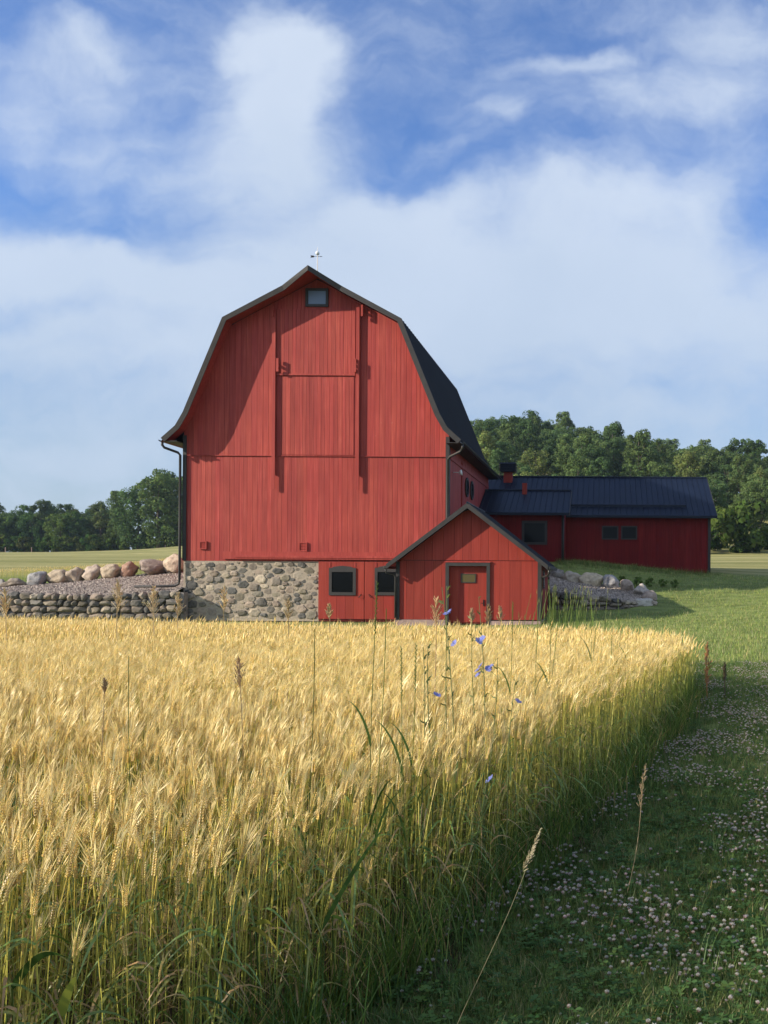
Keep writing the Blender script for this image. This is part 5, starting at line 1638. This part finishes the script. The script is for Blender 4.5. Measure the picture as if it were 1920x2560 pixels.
DK, MD, PL = (.075, .125, .048), (.105, .155, .055), (.16, .20, .065)
LB = {0: 'dark green broadleaf tree on the wooded hillside behind the long wing', 1: 'mid green broadleaf tree on the wooded hillside behind the long wing', 2: 'pale yellowish green tree standing out on the wooded hillside'}
GP = {0: 'dark hillside trees', 1: 'mid green hillside trees', 2: 'pale hillside trees'}
cnt = 0
yy = 143.0; row = 0
while yy < 246:
    x = -62 - (yy - 143) * .1 + (row % 2) * 3.6
    while x < .20 * yy + 16:
        xx = x + rg.uniform(-2, 2); y_ = yy + rg.uniform(-2.5, 2.5)
        upx = xx / y_ * FP + PX
        if 1110 < upx < 2010:
            t_ = rg.random(); k = 2 if (t_ < .16 and y_ < 195) else (1 if t_ < .66 else 0)
            col = (DK, MD, PL)[k]; v_ = rg.uniform(.82, 1.2)
            put_tree(rg.randrange(8), xx, y_, rg.uniform(.52, .72) if y_ < 170 else rg.uniform(.56, .80), tuple(c * v_ for c in col), LB[k], GP[k]); cnt += 1
        x += 6.3
    yy += 7.2; row += 1
# left tree line
for i in range(46):
    px = -70 + i * 12.0 + rg.uniform(-9, 9); Y = 222 + (i % 3) * 7 + rg.uniform(-2, 2)
    if px > 325 and px < 470: continue
    s = rg.uniform(.66, .86) * (1.0 if px < 230 else 1.08); k = 0 if rg.random() < .5 else 1
    x = (px - PX) / FP * Y
    put_tree(rg.randrange(8), x, Y, s, tuple(c * rg.uniform(.85, 1.15) for c in (DK, MD)[k]), ('dark green tree in the distant tree line across the meadow', 'mid green tree in the distant tree line across the meadow')[k], ('dark trees of the far tree line', 'mid green trees of the far tree line')[k])
put_tree(0, (395 - PX) / FP * 200, 200, 1.24, MD, 'tallest tree of the far tree line, half hidden by the barn', None, sz=.98)
put_tree(4, (345 - PX) / FP * 204, 204, 1.12, DK, 'tall broad dark tree just left of the tallest one', None)
put_tree(3, (445 - PX) / FP * 206, 206, 1.30, MD, 'tall tree showing only a sliver beside the barn corner', None)
put_tree(6, (300 - PX) / FP * 212, 212, .86, MD, 'stepped tree between the tall pair and the low tree line', None)
put_tree(7, (425 - PX) / FP * 222, 222, 1.2, DK, 'dark tall tree behind the tallest of the far tree line', None)
# brush at the foot of the hill and the far tree line
for i in range(44):
    x = 10 + i * 1.1 + rg.uniform(-.8, .8); y_ = 126 + rg.uniform(-3, 6) - i * .3
    put_tree(rg.randrange(3), x, y_, rg.uniform(.7, 1.3), tuple(c * rg.uniform(.8, 1.2) for c in (.08, .12, .03)), 'low leafy bush in the brush strip at the foot of the hill', 'bushes along the foot of the hill', 'leafy_bush', 'bush', bushy=True)
for i in range(40):
    px = -40 + i * 12.5 + rg.uniform(-8, 8); Y = 205
    put_tree(rg.randrange(3), (px - PX) / FP * Y, Y, rg.uniform(.8, 1.5), tuple(c * rg.uniform(.8, 1.2) for c in (.07, .11, .03)), 'small bush along the foot of the far tree line', 'bushes before the far tree line', 'leafy_bush', 'bush', bushy=True)
put_tree(1, P(1580 + 200, 1340, 112).x, 118, 2.2, (.085, .125, .03), 'rounded light green bush right of the long wing', None, 'leafy_bush', 'bush', bushy=True)
put_tree(2, P(1865, 1340, 118).x, 121, 2.4, (.07, .11, .028), 'larger rounded green bush at the right edge below the hill', None, 'leafy_bush', 'bush', bushy=True)
# weeds behind the right row of boulders and at the foot of the wing
for i in range(9):
    x = -1.6 + i * .62; y_ = 43.4 + rg.uniform(-.3, .5)
    e = put_tree(rg.randrange(3), x, y_, rg.uniform(.10, .16), (.13, .20, .05), 'leafy green weed growing behind the right row of boulders', 'weeds behind the right boulders', 'leafy_weed', 'weed', bushy=True)
# fence posts at the far edge of the meadow
for px, lb in ((13.5, 'thin pale fence post at the meadow edge near the left border'), (79, 'thin pale fence post before the dark tree line'), (413, 'thin pale fence post just left of the barn downspout')):
    p_ = P(px, 1377, 200); g_ = gz(p_.x, 200); m = MB(); m.tube([(p_.x, 200, g_ - .3), (p_.x, 200, g_ + 1.0), (p_.x, 200, g_ + 1.08)], [.08, .07, .02], 8)
    o = m.build('fence_post', M['concrete'], None, org=(p_.x, 200, g_)); tag(o, lb, 'fence post', 'pale fence posts across the meadow')

# ================================================================= AIR
HAZE = 0.00014
if HAZE:
    m = MB(); m.box(-320, 320, -170, 470, -2.5, 62)
    t = MT('thin_air')
    pv = t.N('ShaderNodeVolumePrincipled'); pv.inputs['Color'].default_value = (.60, .78, 1.0, 1); pv.inputs['Density'].default_value = HAZE
    t.L(pv.outputs[0], t.out.inputs['Volume'])
    hz_ = m.build('haze', t.m); tag(hz_, kind='stuff')
print('hill trees', cnt, 'wheat', len(WX), 'clover', len(mk))
